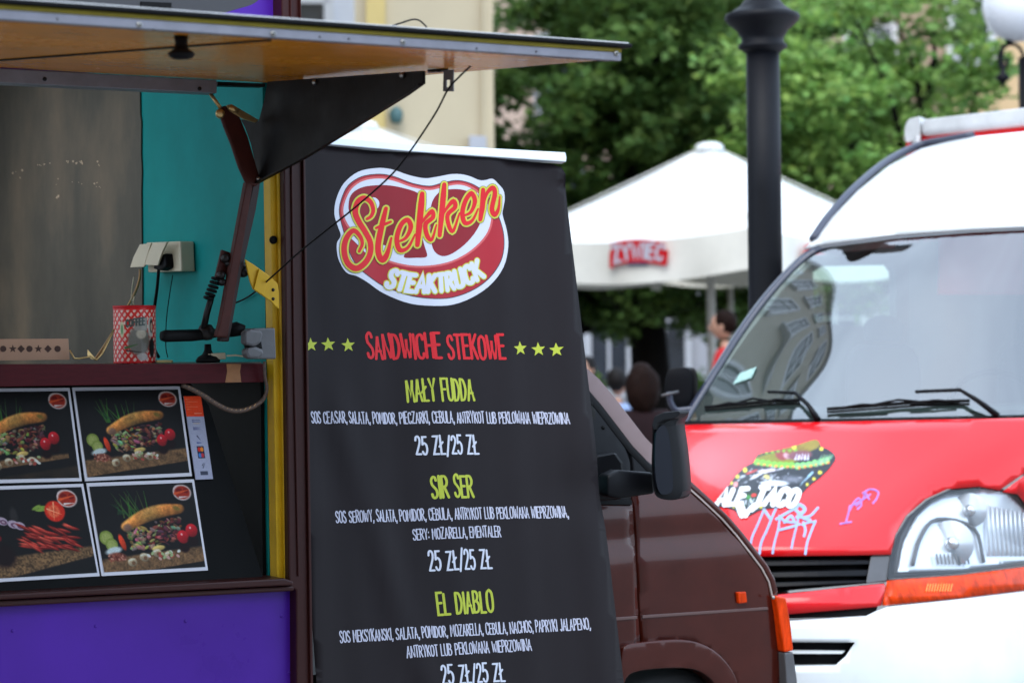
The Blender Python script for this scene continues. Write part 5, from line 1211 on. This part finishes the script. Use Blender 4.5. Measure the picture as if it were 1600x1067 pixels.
def crop(pts, n=5):
    return cat_rom([(500 + x / CK, 240 + y / CK) for x, y in pts], n)
def tap(pts, w0, wm, w1_):
    n = len(pts); return [((w0 + (wm - w0) * min(1, i / (n * .25))) if i < n / 2 else (w1_ + (wm - w1_) * min(1, (n - 1 - i) / (n * .25)))) / CK for i in range(n)]
raw = [([(322, 432), (352, 412), (366, 370), (348, 318), (304, 293), (258, 322), (240, 385), (262, 448), (310, 520), (345, 590), (343, 665), (305, 728), (245, 764), (188, 725), (165, 640), (182, 560), (228, 512), (272, 548), (288, 598), (266, 650)], 20, 40, 20),
       ([(448, 362), (428, 450), (400, 590), (402, 665), (428, 704), (458, 660), (482, 560)], 26, 40, 14), ([(384, 492), (425, 474), (478, 452)], 16, 20, 16),
       ([(520, 590), (575, 560), (605, 490), (582, 442), (540, 480), (516, 570), (536, 642), (588, 626), (632, 540)], 14, 32, 12),
       ([(674, 272), (664, 400), (646, 612)], 30, 40, 30), ([(664, 480), (698, 430), (738, 390), (744, 430), (696, 476), (706, 550), (736, 578), (768, 480)], 12, 30, 12),
       ([(824, 210), (812, 340), (790, 550)], 30, 40, 30), ([(810, 420), (842, 366), (884, 320), (896, 360), (846, 412), (856, 488), (884, 518), (925, 400)], 12, 30, 12),
       ([(948, 420), (1002, 392), (1030, 320), (1006, 268), (965, 318), (944, 400), (962, 466), (1012, 448), (1052, 370)], 14, 32, 12),
       ([(1084, 244), (1082, 330), (1066, 442)], 28, 36, 28), ([(1082, 360), (1108, 270), (1146, 232), (1162, 268), (1142, 370), (1160, 410), (1186, 372), (1196, 290)], 12, 32, 12)]
stk = [(crop(p), None, a) for p, *a in raw]
stk = [(p, tap(p, *a)) for p, _, a in stk]
print_strokes('script_glow', stk, bmap, M['ink_dark'], EM, .0026, grow=26 / CK)
print_strokes('script_outline', stk, bmap, M['ink_yellow'], EM, .0032, grow=21 / CK)
print_strokes('script_lettering', stk, bmap, M['ink_red'], EM, .0040, grow=-1 / CK)
def steak():
    # letters set on a bent line
    return text_strokes('STEAKTRUCK', (500 + 447 / CK, 240 + 880 / CK), (500 + 1090 / CK, 240 + 822 / CK), 108 / CK, 30 / CK, gap=.20, arc=17)
sk = steak()
print_strokes('plain_outline', sk, bmap, M['ink_yellow'], EM, .0024, grow=14 / CK)
print_strokes('plain_lettering', sk, bmap, M['ink_white'], EM, .0032)

#=== PART 5: RED VAN ===
def rbf(nodes):
    A = np.array(nodes, float); X = A[:, :2] / 300; Y = A[:, 2]; n = len(X)
    def ph(r): return np.where(r > 0, r * r * np.log(r + 1e-12), 0)
    K = ph(np.linalg.norm(X[:, None] - X[None], axis=2)) + np.eye(n) * .02; Q = np.c_[np.ones(n), X]
    S = np.linalg.solve(np.block([[K, Q], [Q.T, np.zeros((3, 3))]]), np.r_[Y, 0, 0, 0])
    def f(px, py):
        x = np.array((px, py)) / 300; r = np.linalg.norm(X - x, axis=1); return float(ph(r) @ S[:n] + S[n] + S[n + 1] * x[0] + S[n + 2] * x[1])
    return f
Dlow = rbf([(1062, 662, 8.80), (1200, 660, 8.42), (1350, 657, 8.30), (1560, 652, 8.26), (1700, 652, 8.45), (1800, 652, 8.9),
            (1000, 760, 8.55), (1120, 765, 8.08), (1250, 765, 7.97), (1400, 765, 7.97), (1560, 765, 8.08), (1680, 765, 8.3), (1760, 765, 8.7),
            (985, 865, 8.2), (1080, 867, 7.85), (1190, 868, 7.72), (1300, 867, 7.70), (1395, 865, 7.78), (1500, 860, 7.95), (1600, 850, 8.18), (1700, 850, 8.6),
            (985, 960, 8.1), (1190, 965, 7.62), (1385, 945, 7.68), (1500, 930, 7.85), (1600, 920, 8.1), (1700, 900, 8.5),
            (985, 1070, 8.05), (1190, 1070, 7.58), (1385, 1070, 7.60), (1600, 1070, 7.95), (1700, 1070, 8.4),
            (985, 1180, 8.1), (1190, 1180, 7.60), (1385, 1180, 7.62), (1600, 1180, 7.97), (1700, 1180, 8.4)])
low = lambda x, y: P(x, y, Dlow(x, y))
Dhi = rbf([(1062, 662, 8.86), (1200, 660, 8.46), (1350, 657, 8.34), (1560, 652, 8.30), (1700, 652, 8.5), (1790, 652, 9.0),
           (1155, 520, 9.08), (1280, 510, 8.74), (1420, 505, 8.61), (1600, 500, 8.60), (1740, 505, 8.95),
           (1275, 388, 9.25), (1400, 371, 9.00), (1520, 362, 8.90), (1620, 357, 8.90), (1750, 362, 9.15),
           (1340, 300, 9.60), (1480, 290, 9.2), (1620, 285, 9.1), (1760, 290, 9.35), (1440, 226, 10.3), (1520, 214, 9.95), (1620, 204, 9.85), (1760, 204, 10.1)])
hi = lambda x, y: P(x, y, Dhi(x, y))
VN = root('red_van', (P(1450, 900, 9.6).x, 9.6, 0), 'red and white van with a taco emblem on its bonnet', 'van')
back = Vector((.30, .95, 0))
bonnet = [(1062, 664), (1150, 662), (1300, 659), (1450, 656), (1600, 653), (1700, 652), (1720, 700), (1640, 722), (1602, 738), (1562, 766), (1530, 760), (1480, 764), (1445, 780), (1415, 806), (1398, 836), (1392, 866),
          (1340, 867), (1190, 869), (1080, 868), (1000, 860), (960, 820), (990, 740)]
slab('bonnet', bonnet, low, back * .03, M['redpaint'], VN, step=16, smooth=True)
wing = [(1603, 741), (1642, 725), (1722, 703), (1705, 652), (1790, 652), (1800, 760), (1800, 860), (1640, 862), (1612, 800), (1590, 772), (1566, 768)]
slab('wing', wing, low, back * .03, M['redpaint'], VN, step=18, smooth=True)
# headlamp: bowl, reflectors, cover
hp = [(1392, 862), (1400, 836), (1417, 808), (1447, 782), (1482, 766), (1530, 762), (1564, 768), (1588, 774), (1608, 800), (1625, 850), (1632, 880), (1500, 897), (1386, 905)]
slab('headlamp_bowl', hp, lambda x, y: low(x, y) + back * .06, back * .06, M['grey'], VN, step=18)
hin = [(1399, 896), (1408, 850), (1428, 808), (1454, 782), (1488, 768), (1535, 765), (1572, 772), (1600, 800), (1618, 850), (1622, 874), (1500, 892)]
RFm = slab('headlamp_reflector', hin, lambda x, y: low(x, y) + back * .045, back * .01, M['reflector'], VN, step=6, smooth=True)
def dish(name, px, py, r, squash=1, m=M['reflector'], depth=.045):
    c = low(px, py) + back * .03; k_ = c.y / F; R_ = r * k_
    prof = [(R_, 0), (R_ * .92, -.006), (R_ * .7, -depth * .6), (R_ * .35, -depth), (0.002, -depth * 1.05)]
    return lathe(name, prof, c, m, VN, seg=36, axis=Vector((-.15, -1, .1)))
dish('lamp_dish', 1484, 850, 36, depth=.03); dish('lamp_dish', 1514, 798, 27, depth=.035)
for i in range(9):
    x = 1542 + i * 7; tube('reflector_rib', [low(x, 790 + i * 1.5) + back * .035, low(x + 2, 870) + back * .035], .005, M['reflector'], VN, seg=6)
tube('reflector_step', [low(*p) + back * .03 for p in ((1424, 884), (1436, 842), (1462, 812), (1520, 826), (1536, 880))], .007, M['grey'], VN, seg=6, smooth_path=4)
for (x, y, r_) in ((1486, 850, 12), (1514, 798, 10)):
    c = low(x, y) + back * .025; k_ = c.y / F
    lathe('bulb', [(r_ * k_ * math.sin(math.pi * i / 8), -r_ * k_ * math.cos(math.pi * i / 8)) for i in range(9)], c, M['lens'], VN, seg=20, axis=Vector((0, -1, 0)))
geos = []
for i in range(9):
    x = 1462 + i * 6; a = low(x, 866) + back * .02; b = low(x + 3, 882) + back * .02; geos.append(tube_geo([a, b], .0035, 5))
v, f = merge(geos); mesh('lens_fluting', v, f, M['grey'], VN)
slab('lamp_shroud', [(1392, 862), (1400, 836), (1417, 808), (1447, 782), (1482, 766), (1530, 762), (1530, 765), (1484, 769), (1450, 785), (1421, 810), (1405, 838), (1398, 866), (1394, 898), (1500, 892), (1585, 880), (1632, 873), (1632, 880), (1500, 897), (1386, 905)], lambda x, y: low(x, y) + back * .004, back * .05, M['black'], VN, bevel=.002)
sheet('headlamp_cover', hp, lambda x, y: low(x, y), M['lampglass'], VN, step=14)
slab('indicator', [(1386, 907), (1500, 899), (1632, 882), (1632, 918), (1500, 934), (1378, 946)], low, back * .04, M['amber'], VN, step=18, smooth=True)
geos = []
for i in range(10):
    x = 1450 + i * 4.2; geos.append(tube_geo([towards(low(x, 912), .002), towards(low(x - 3, 924), .002)], .0022, 5))
v, f = merge(geos); mesh('indicator_fluting', v, f, mat('bright_amber', (.85, .30, .03), .2, coat=1), VN)
# grille
slab('grille_opening', [(1000, 862), (1190, 870), (1392, 867), (1386, 907), (1380, 912), (1200, 928), (1000, 930)], lambda x, y: low(x, y) + back * .07, back * .01, M['rubber'], VN, step=20)
for y0 in (876, 894, 910):
    slab('grille_bar', [(1010, y0), (1190, y0 + 1), (1360, y0 - 3 if y0 > 880 else y0), (1364, y0 + 6 if y0 < 900 else y0), (1190, y0 + 9), (1010, y0 + 8)], lambda x, y: low(x, y) + back * .02, back * .025, M['black'], VN, step=20, bevel=.003)
slab('grille_side', [(1360, 869), (1391, 867), (1385, 908), (1352, 912)], lambda x, y: low(x, y) + back * .01, back * .04, M['grey'], VN, bevel=.004)
slab('grille_lower_band', [(1000, 932), (1210, 930), (1380, 912), (1383, 918), (1376, 946), (1366, 948), (1220, 960), (1000, 966)], low, back * .04, M['redpaint'], VN, step=18, smooth=True, bevel=0)
slab('bumper_gap', [(1000, 960), (1220, 955), (1370, 944), (1366, 958), (1355, 964), (1220, 968), (1000, 975)], lambda x, y: low(x, y) + back * .03, back * .01, M['rubber'], VN, step=20)
bmp = [(1000, 976), (1220, 971), (1352, 963), (1366, 954), (1378, 948), (1500, 936), (1632, 920), (1760, 905), (1780, 1180), (1700, 1190), (1190, 1195), (1000, 1185)]
ug = [(1232, 1006), (1240, 1003), (1338, 1003), (1322, 1022), (1310, 1036), (1240, 1040)]
# bumper in two bands around the air inlet
slab('bumper', [(1000, 976), (1220, 971), (1352, 963), (1368, 955), (1385, 948), (1500, 936), (1632, 920), (1760, 905), (1765, 1000), (1780, 1180), (1700, 1190), (1190, 1195), (1000, 1185), (1000, 1044), (1304, 1040), (1322, 1024), (1336, 1003), (1000, 1002)], low, back * .05, M['offwhite'], VN, step=14, smooth=True)
slab('air_inlet', [(1000, 1000), (1350, 998), (1330, 1046), (1000, 1048)], lambda x, y: low(x, y) + back * .07, back * .01, M['rubber'], VN, step=20)
slab('inlet_bar', [(1000, 1018), (1240, 1017), (1318, 1018), (1314, 1022), (1240, 1022), (1000, 1023)], lambda x, y: low(x, y) + back * .02, back * .02, M['offwhite'], VN, step=20)
# windscreen and white upper front
ws = cat_rom([(1066, 659), (1078, 640), (1110, 588), (1150, 525), (1190, 470), (1230, 425), (1262, 397), (1290, 385)], 3) + [(1400, 371), (1520, 362), (1620, 358), (1740, 362), (1765, 400), (1785, 650), (1600, 650), (1450, 653), (1300, 656), (1150, 659)]
sheet('windscreen', ws, lambda x, y: hi(x, y) + back * .008, M['windscreen'], VN, step=12)
# seals around the glass
seal = [(1060, 664), (1078, 632), (1112, 578), (1150, 518), (1190, 463), (1230, 418), (1262, 391), (1290, 380)]
sout = cat_rom(seal, 3); sin_ = cat_rom([(x + 7, y + 7) for x, y in seal], 3)
slab('screen_pillar', sout + sin_[::-1], hi, back * .05, mat('blue_black_trim', (.03, .035, .06), .35, coat=.4), VN, smooth=True)
slab('screen_bottom_seal', [(1062, 658), (1300, 654), (1600, 648), (1785, 648), (1785, 654), (1600, 654), (1300, 660), (1060, 665)], lambda x, y: towards(hi(x, y), .004), back * .03, M['rubber'], VN, step=25)
slab('screen_top_seal', [(1275, 383), (1400, 368.5), (1520, 359.5), (1620, 355), (1750, 359), (1750, 363), (1620, 359), (1520, 363.5), (1400, 373), (1285, 388)], lambda x, y: towards(hi(x, y), .004), back * .02, M['grey'], VN, step=25)
top = [(1255, 390), (1272, 376), (1300, 340), (1340, 298), (1390, 258), (1440, 232), (1480, 222), (1520, 214), (1600, 206), (1700, 202), (1790, 206), (1800, 300), (1765, 362), (1740, 358), (1620, 354), (1520, 358.5), (1400, 367), (1290, 381)]
slab('roof_front', top, hi, back * .05, M['whitepaint'], VN, step=14, smooth=True)
gut = [(1271, 374), (1296, 338), (1336, 294), (1386, 253), (1436, 228), (1480, 219), (1520, 212)]
gm_ = cat_rom([tuple(hi(x, y) - back * .01) for x, y in gut], 5); tube('roof_gutter', gm_, .017, mat('blue_grey_rubber', (.045, .05, .075), .45), VN, seg=10)
# roof going back, cab sides, inside
def loft(name, r0, r1, m, parent, n=8, bulge=0):
    vs = []; fs = []; k_ = len(r0)
    for i in range(n + 1):
        for a, b in zip(r0, r1): vs.append(a.lerp(b, i / n) + Z_ * bulge * math.sin(math.pi * i / n))
    for i in range(n):
        for j in range(k_ - 1): fs.append([i * k_ + j, i * k_ + j + 1, (i + 1) * k_ + j + 1, (i + 1) * k_ + j])
    return mesh(name, vs, fs, m, parent, smooth=True)
tr = [hi(x, y) for x, y in ((1262, 388), (1340, 298), (1440, 230), (1520, 213), (1600, 206), (1700, 203), (1790, 207))]
loft('roof', [q + back * .03 - Z_ * .01 for q in tr], [q + back * 2.6 for q in tr], M['whitepaint'], VN)
rr_ = [low(x, y) for x, y in ((1800, 860), (1800, 760), (1795, 655))] + [hi(x, y) for x, y in ((1785, 500), (1770, 370), (1800, 300), (1790, 207))]
loft('flank', [q + back * .02 for q in rr_], [q + back * 3.4 for q in rr_], M['redpaint'], VN)
bdn = [low(x, y) for x, y in ((1790, 1180), (1795, 1000), (1800, 862))]
loft('flank_skirt', [q + back * .03 for q in bdn], [q + back * 3.4 for q in bdn], M['offwhite'], VN)
# passenger side wall inside the cab, with the door window left open to the view
inner = lambda x, y: P(x, y, 9.0 + (x - 1080) * .0045)
slab('passenger_wall', [(1100, 620), (1170, 520), (1225, 450), (1270, 412), (1272, 505), (1398, 512), (1400, 660), (1100, 660)], inner, Vector((-.03, .02, 0)), M['cabin'], VN)
slab('passenger_wall', [(1268, 400), (1420, 385), (1422, 660), (1402, 660), (1400, 425), (1392, 414), (1285, 416), (1272, 424)], inner, Vector((-.03, .02, 0)), M['cabin'], VN)
sheet('passenger_glass', [(1270, 414), (1402, 412), (1402, 515), (1270, 508)], lambda x, y: inner(x, y) + Vector((0, .02, 0)), mat_glass('clear_side_glass', (.75, .82, .76), 1.3), VN)
slab('rear_wall', [(1400, 380), (1760, 360), (1760, 700), (1400, 700)], at(10.9), Vector((0, .03, 0)), M['cabin'], VN)
slab('dashboard', [(1090, 652), (1200, 640), (1400, 636), (1600, 632), (1740, 634), (1740, 700), (1090, 700)], at(8.95), Vector((.05, .35, 0)), M['cabdark'], VN, bevel=.02)
for cx in (1380, 1620):
    S = slab('seat', cat_rom([(cx - 55, 700), (cx - 60, 600), (cx - 48, 545), (cx, 536), (cx + 48, 545), (cx + 60, 600), (cx + 55, 700)], 3), at(10.0), Vector((.02, .14, 0)), M['seat'], VN, bevel=.03)
    slab('headrest', cat_rom([(cx - 28, 534), (cx - 30, 505), (cx, 492), (cx + 30, 505), (cx + 28, 534)], 3), at(10.0), Vector((.02, .10, 0)), M['seat'], S, bevel=.02)
# steering wheel (right side of the picture)
c = P(1560, 640, 9.2); ring_ = [c + Vector((math.cos(a) * .19, .10 * math.sin(a), .15 * math.sin(a))) for a in np.linspace(0, 2 * math.pi, 33)]
tube('steering_wheel', ring_, .013, M['rubber'], VN, seg=8)
slab('permit_sticker', [(1156, 583), (1182, 573), (1174, 590), (1145, 600)], lambda x, y: towards(hi(x, y), .002), back * .001, mat('pale_green_sticker', (.35, .55, .50), .5, var=.3, vscale=60), VN)
# wipers
def wiper(pts_arm, pts_blade):
    o = tube('wiper', [towards(hi(x, y), d) for x, y, d in pts_arm], [.012, .009, .007, .006], M['black'], VN, seg=8)
    bl = [towards(hi(x, y), .018) for x, y in pts_blade]
    v, f = tube_geo(bl, .0065, 6); v2, f2 = tube_geo([q - Z_ * .012 for q in bl], .0045, 6)
    g2 = [(v, f), (v2, f2)]
    (xa, ya), (xb, yb) = pts_blade[0], pts_blade[-1]
    L_ = lambda t: (xa + (xb - xa) * t, ya + (yb - ya) * t)
    for t0, t1, h_ in ((.08, .42, 4), (.58, .92, 4), (.25, .75, 8)):
        a = L_(t0); b = L_(t1); m_ = L_((t0 + t1) / 2)
        g2.append(tube_geo([towards(hi(*a), .024), towards(hi(m_[0], m_[1] - h_), .034), towards(hi(*b), .024)], .0045, 6))
    v, f = merge(g2); mesh('blade', v, f, M['rubber'], o)
    return o
wiper([(1278, 655, .02), (1262, 632, .04), (1243, 614, .045), (1200, 612, .035)], [(1102, 636), (1150, 632), (1200, 627), (1250, 625)])
wiper([(1560, 650, .02), (1528, 626, .04), (1500, 609, .045), (1430, 612, .035)], [(1292, 639), (1360, 634), (1440, 628), (1515, 626)])
# van mirror at its far side
MR = slab('van_mirror', cat_rom([(1040, 590), (1046, 577), (1060, 574), (1076, 576), (1081, 592), (1081, 622), (1076, 640), (1060, 644), (1044, 640), (1038, 615)], 3, True), at(8.95), Vector((.03, .09, 0)), M['black'], VN, bevel=.02, smooth=True)
tube('mirror_arm', [P(x, y, 8.9) for x, y in ((1046, 612), (1048, 628), (1056, 640), (1070, 640), (1085, 638))], .012, mat('blue_black_trim', (.03, .035, .06), .35), MR, seg=10, smooth_path=4)
tube('aerial', [P(1034, 618, 8.88), P(1060, 612, 8.9)], .006, M['grey'], MR, seg=6)
# box body behind the cab with rounded white top rail
b0 = lambda d: (lambda x, y: P(x, y, d))
Dbx = lambda x, y: P(x, y, 11.0 - (x - 1440) * .0035)
BX = slab('box_body', [(1441, 211), (1600, 196), (1900, 165), (1900, 460), (1441, 460)], Dbx, Vector((.5, 2.2, 0)), M['redpaint'], VN)
slab('box_corner', [(1416, 222), (1440, 212), (1440, 460), (1416, 460)], lambda x, y: P(x, y, 11.0 + (1440 - x) * .006), Vector((.5, 2.2, 0)), M['redpaint'], VN)
slab('box_rail', [(1438, 187), (1600, 168), (1900, 134), (1900, 163), (1600, 196), (1438, 213)], lambda x, y: towards(Dbx(x, y), .06), Vector((.4, .8, 0)), M['dirtywhite'], VN, bevel=.03, seg=4)
slab('box_rail_cap', cat_rom([(1414, 218), (1414, 200), (1420, 187), (1436, 182.5), (1437, 186), (1437, 210), (1432, 218), (1418, 222)], 3, True), lambda x, y: P(x, y, 11.0 + (1440 - x) * .004 - .065), Vector((.2, .5, 0)), M['dirtywhite'], VN, bevel=.012)
slab('rail_end', [(1431, 213), (1438, 211), (1438, 226), (1432, 226)], lambda x, y: P(x, y, 10.93), Vector((0, .1, 0)), M['dirtywhite'], VN)
# wheels
for wx, wy in ((1720, 9.4),):
    c = low(1790, 1150) + back * .55; c.z = .34
    w_ = lathe('wheel', [(.2, -.22), (.32, -.21), (.34, -.17), (.34, -.04), (.32, 0), (.2, .01), (.19, -.02)], c, M['tyre'], VN, seg=36, axis=Vector((.95, -.30, 0)))
    lathe('rim', [(.19, -.02), (.15, -.05), (.06, -.03), (0, -.03)], c, M['steel'], w_, seg=30, axis=Vector((.95, -.30, 0)))
# ---- bonnet emblem, traced in the 5.08x enlargement
SK = 5.082
sx_ = lambda p: (1100 + p[0] / SK, 670 + p[1] / SK)
so = [(100, 600), (190, 460), (250, 375), (330, 300), (398, 262), (430, 205), (560, 172), (700, 140), (800, 108), (880, 85), (915, 105), (930, 140), (990, 165), (1046, 225), (1005, 300), (960, 350), (905, 400), (850, 440), (800, 490), (700, 600), (600, 625), (460, 640), (360, 690), (280, 700), (250, 650), (180, 625)]
im = Paint(240, 160, (42, 46, 52)); x0, y0, x1_, y1_ = 60, 70, 1060, 720
N2 = lambda x, y: ((x - x0) / (x1_ - x0), (y - y0) / (y1_ - y0))
def E(x, y, rx, ry, rot, c, soft=.25, sh=0): u_, v_ = N2(x, y); im.ell(u_, v_, rx / 1000, ry / 650, rot, c, soft, sh)
def Ln(x, y, x2, y2, w, c): im.line(N2(x, y), N2(x2, y2), w / 650, c)
E(590, 235, 230, 60, -.12, (128, 128, 40)); E(830, 130, 110, 55, -.25, (140, 124, 52)); E(700, 190, 150, 60, -.1, (126, 108, 46))
E(620, 205, 60, 50, .3, (140, 60, 60)); E(660, 215, 40, 24, .5, (190, 150, 160)); E(760, 210, 110, 42, -.1, (120, 74, 84)); 
for i in range(5): Ln(725 + i * 25, 240, 740 + i * 22, 195, 9, (210, 215, 235))
for i in range(13):
    x = 420 + i * 46; y = 262 + 34 * math.sin(i / 12 * math.pi) - i * 1.5 + (8 if i > 6 else 0)
    E(x, y, 30, 30, 0, (118, 196, 70) if i < 7 else (130, 214, 120), .3); E(x + 14, y + 14, 15, 13, .5, (226, 140, 70), .4)
    if i < 7: E(x + 30, 190 - i * 4, 18, 14, 0, (122, 172, 62), .4)
for i in range(5): Ln(900 + i * 26, 290 - i * 14, 940 + i * 22, 200, 11, (150, 200, 140) if i % 2 else (110, 160, 130))
for i in range(70):
    r_ = rs.uniform(0, 1); a = rs.uniform(0, 6.28); x = 520 + 260 * r_ * math.cos(a); y = 380 + 80 * r_ * math.sin(a)
    Ln(x, y, x + rs.uniform(-50, 50), y + rs.uniform(-16, 16), rs.uniform(4, 9), rs.choice(((190, 196, 206), (70, 74, 84), (150, 156, 168), (214, 218, 226), (50, 54, 64))))
E(500, 330, 90, 16, -.1, (210, 200, 210)); E(420, 370, 80, 12, -.5, (205, 208, 216)); E(560, 430, 130, 26, 0, (206, 214, 224)); E(380, 340, 60, 10, -.4, (190, 70, 70)); E(500, 380, 30, 18, .4, (200, 190, 120))
Ln(860, 345, 760, 450, 12, (150, 190, 215)); E(700, 400, 130, 40, 0, (110, 114, 126), .8)
for (x, y, r_) in ((715, 142, 22), (932, 158, 18), (326, 326, 22), (265, 378, 18), (218, 428, 14), (920, 345, 18), (872, 396, 16), (820, 440, 12), (452, 618, 14), (235, 618, 10), (345, 520, 12)): E(x, y, r_, r_, 0, (222, 210, 70), .3)
E(250, 440, 20, 26, .3, (225, 150, 150)); E(380, 530, 60, 46, .2, (32, 50, 36)); E(395, 525, 26, 16, -.3, (210, 50, 40)); E(350, 540, 24, 20, .2, (60, 140, 60)); E(295, 600, 40, 26, 0, (60, 110, 70))
for i in range(16): Ln(300 + i * 12, 560 + rs.uniform(-14, 14), 290 + i * 12, 620 + rs.uniform(-20, 20), 7, rs.choice(((215, 225, 232), (130, 150, 150), (50, 60, 60))))
im.grain(.15, 4); LI = im.linear()
v, f = fill([sx_(p) for p in cat_rom(so, 3, True)], 1.5)
cols = []
for (a, b) in v:
    u_ = ((a - 1100) * SK - x0) / (x1_ - x0); w_ = ((b - 670) * SK - y0) / (y1_ - y0)
    cols.append(LI[min(159, max(0, int(w_ * 160))), min(239, max(0, int(u_ * 240)))])
DE = mesh('bonnet_emblem', [towards(low(*p), .003) for p in v], f, PRINT_G, VN, smooth=True, cols=cols)
def sh_text(s, p0, p1, h, w, up): return text_strokes(s, sx_(p0), sx_(p1), h / SK, w / SK, up, gap=.16)
tx = sh_text('ALE', (95, 606), (300, 590), 118, 30, (.42, -1)) + sh_text('TACO', (400, 590), (715, 612), 128, 32, (.42, -1))
print_strokes('emblem_letter_shadow', tx, low, M['ink_dark'], DE, .0045, grow=16 / SK)
print_strokes('emblem_lettering', tx, low, M['whitepaint'], DE, .0062, grow=2)
print_strokes('emblem_beard', [([sx_(p) for p in q], w_ / SK) for q, w_ in (([(270, 610), (285, 655), (300, 690)], 40), ([(330, 690), (360, 640), (400, 600)], 34), ([(300, 600), (320, 650), (345, 668)], 30), ([(380, 650), (430, 610), (470, 590)], 22))], low, M['whitepaint'], DE, .0060)
T_ = [([(365, 940), (385, 850), (430, 750), (480, 630)], 17), ([(440, 990), (455, 900), (500, 800), (545, 690), (580, 610)], 19), ([(478, 640), (505, 680), (530, 715)], 24),
      ([(545, 985), (560, 900), (590, 790), (600, 720)], 17), ([(575, 715), (650, 670), (740, 620)], 22), ([(600, 800), (680, 780), (760, 755)], 20), ([(695, 945), (710, 870), (735, 770), (760, 660)], 17),
      ([(740, 700), (800, 640), (760, 600), (720, 620)], 30), ([(730, 640), (780, 700), (840, 720)], 26), ([(905, 625), (840, 690), (760, 700)], 20), ([(805, 990), (820, 900), (860, 790), (885, 730)], 19),
      ([(780, 760), (830, 740), (885, 735)], 18), ([(795, 850), (805, 800), (790, 740)], 20), ([(640, 740), (690, 690), (720, 740)], 24), ([(600, 690), (640, 730), (700, 740)], 20)]
print_strokes('spray_tag', [([p for p in cat_rom([sx_(p) for p in q], 4)], w_ / SK) for q, w_ in T_], low, M['tag_blue'], VN, .003)
T2 = [((1313, 818), (1330, 815)), ((1322, 815), (1326, 800), (1328, 790)), ((1326, 800), (1334, 785), (1342, 778), (1346, 788), (1340, 795)), ((1338, 790), (1348, 780), (1352, 770), (1358, 780)), ((1348, 770), (1360, 764), (1372, 768), (1370, 778), (1364, 786)), ((1330, 790), (1345, 782), (1360, 772))]
print_strokes('marker_scribble', [(cat_rom(q, 4), 3.0) for q in T2], low, M['tag_purple'], VN, .003)
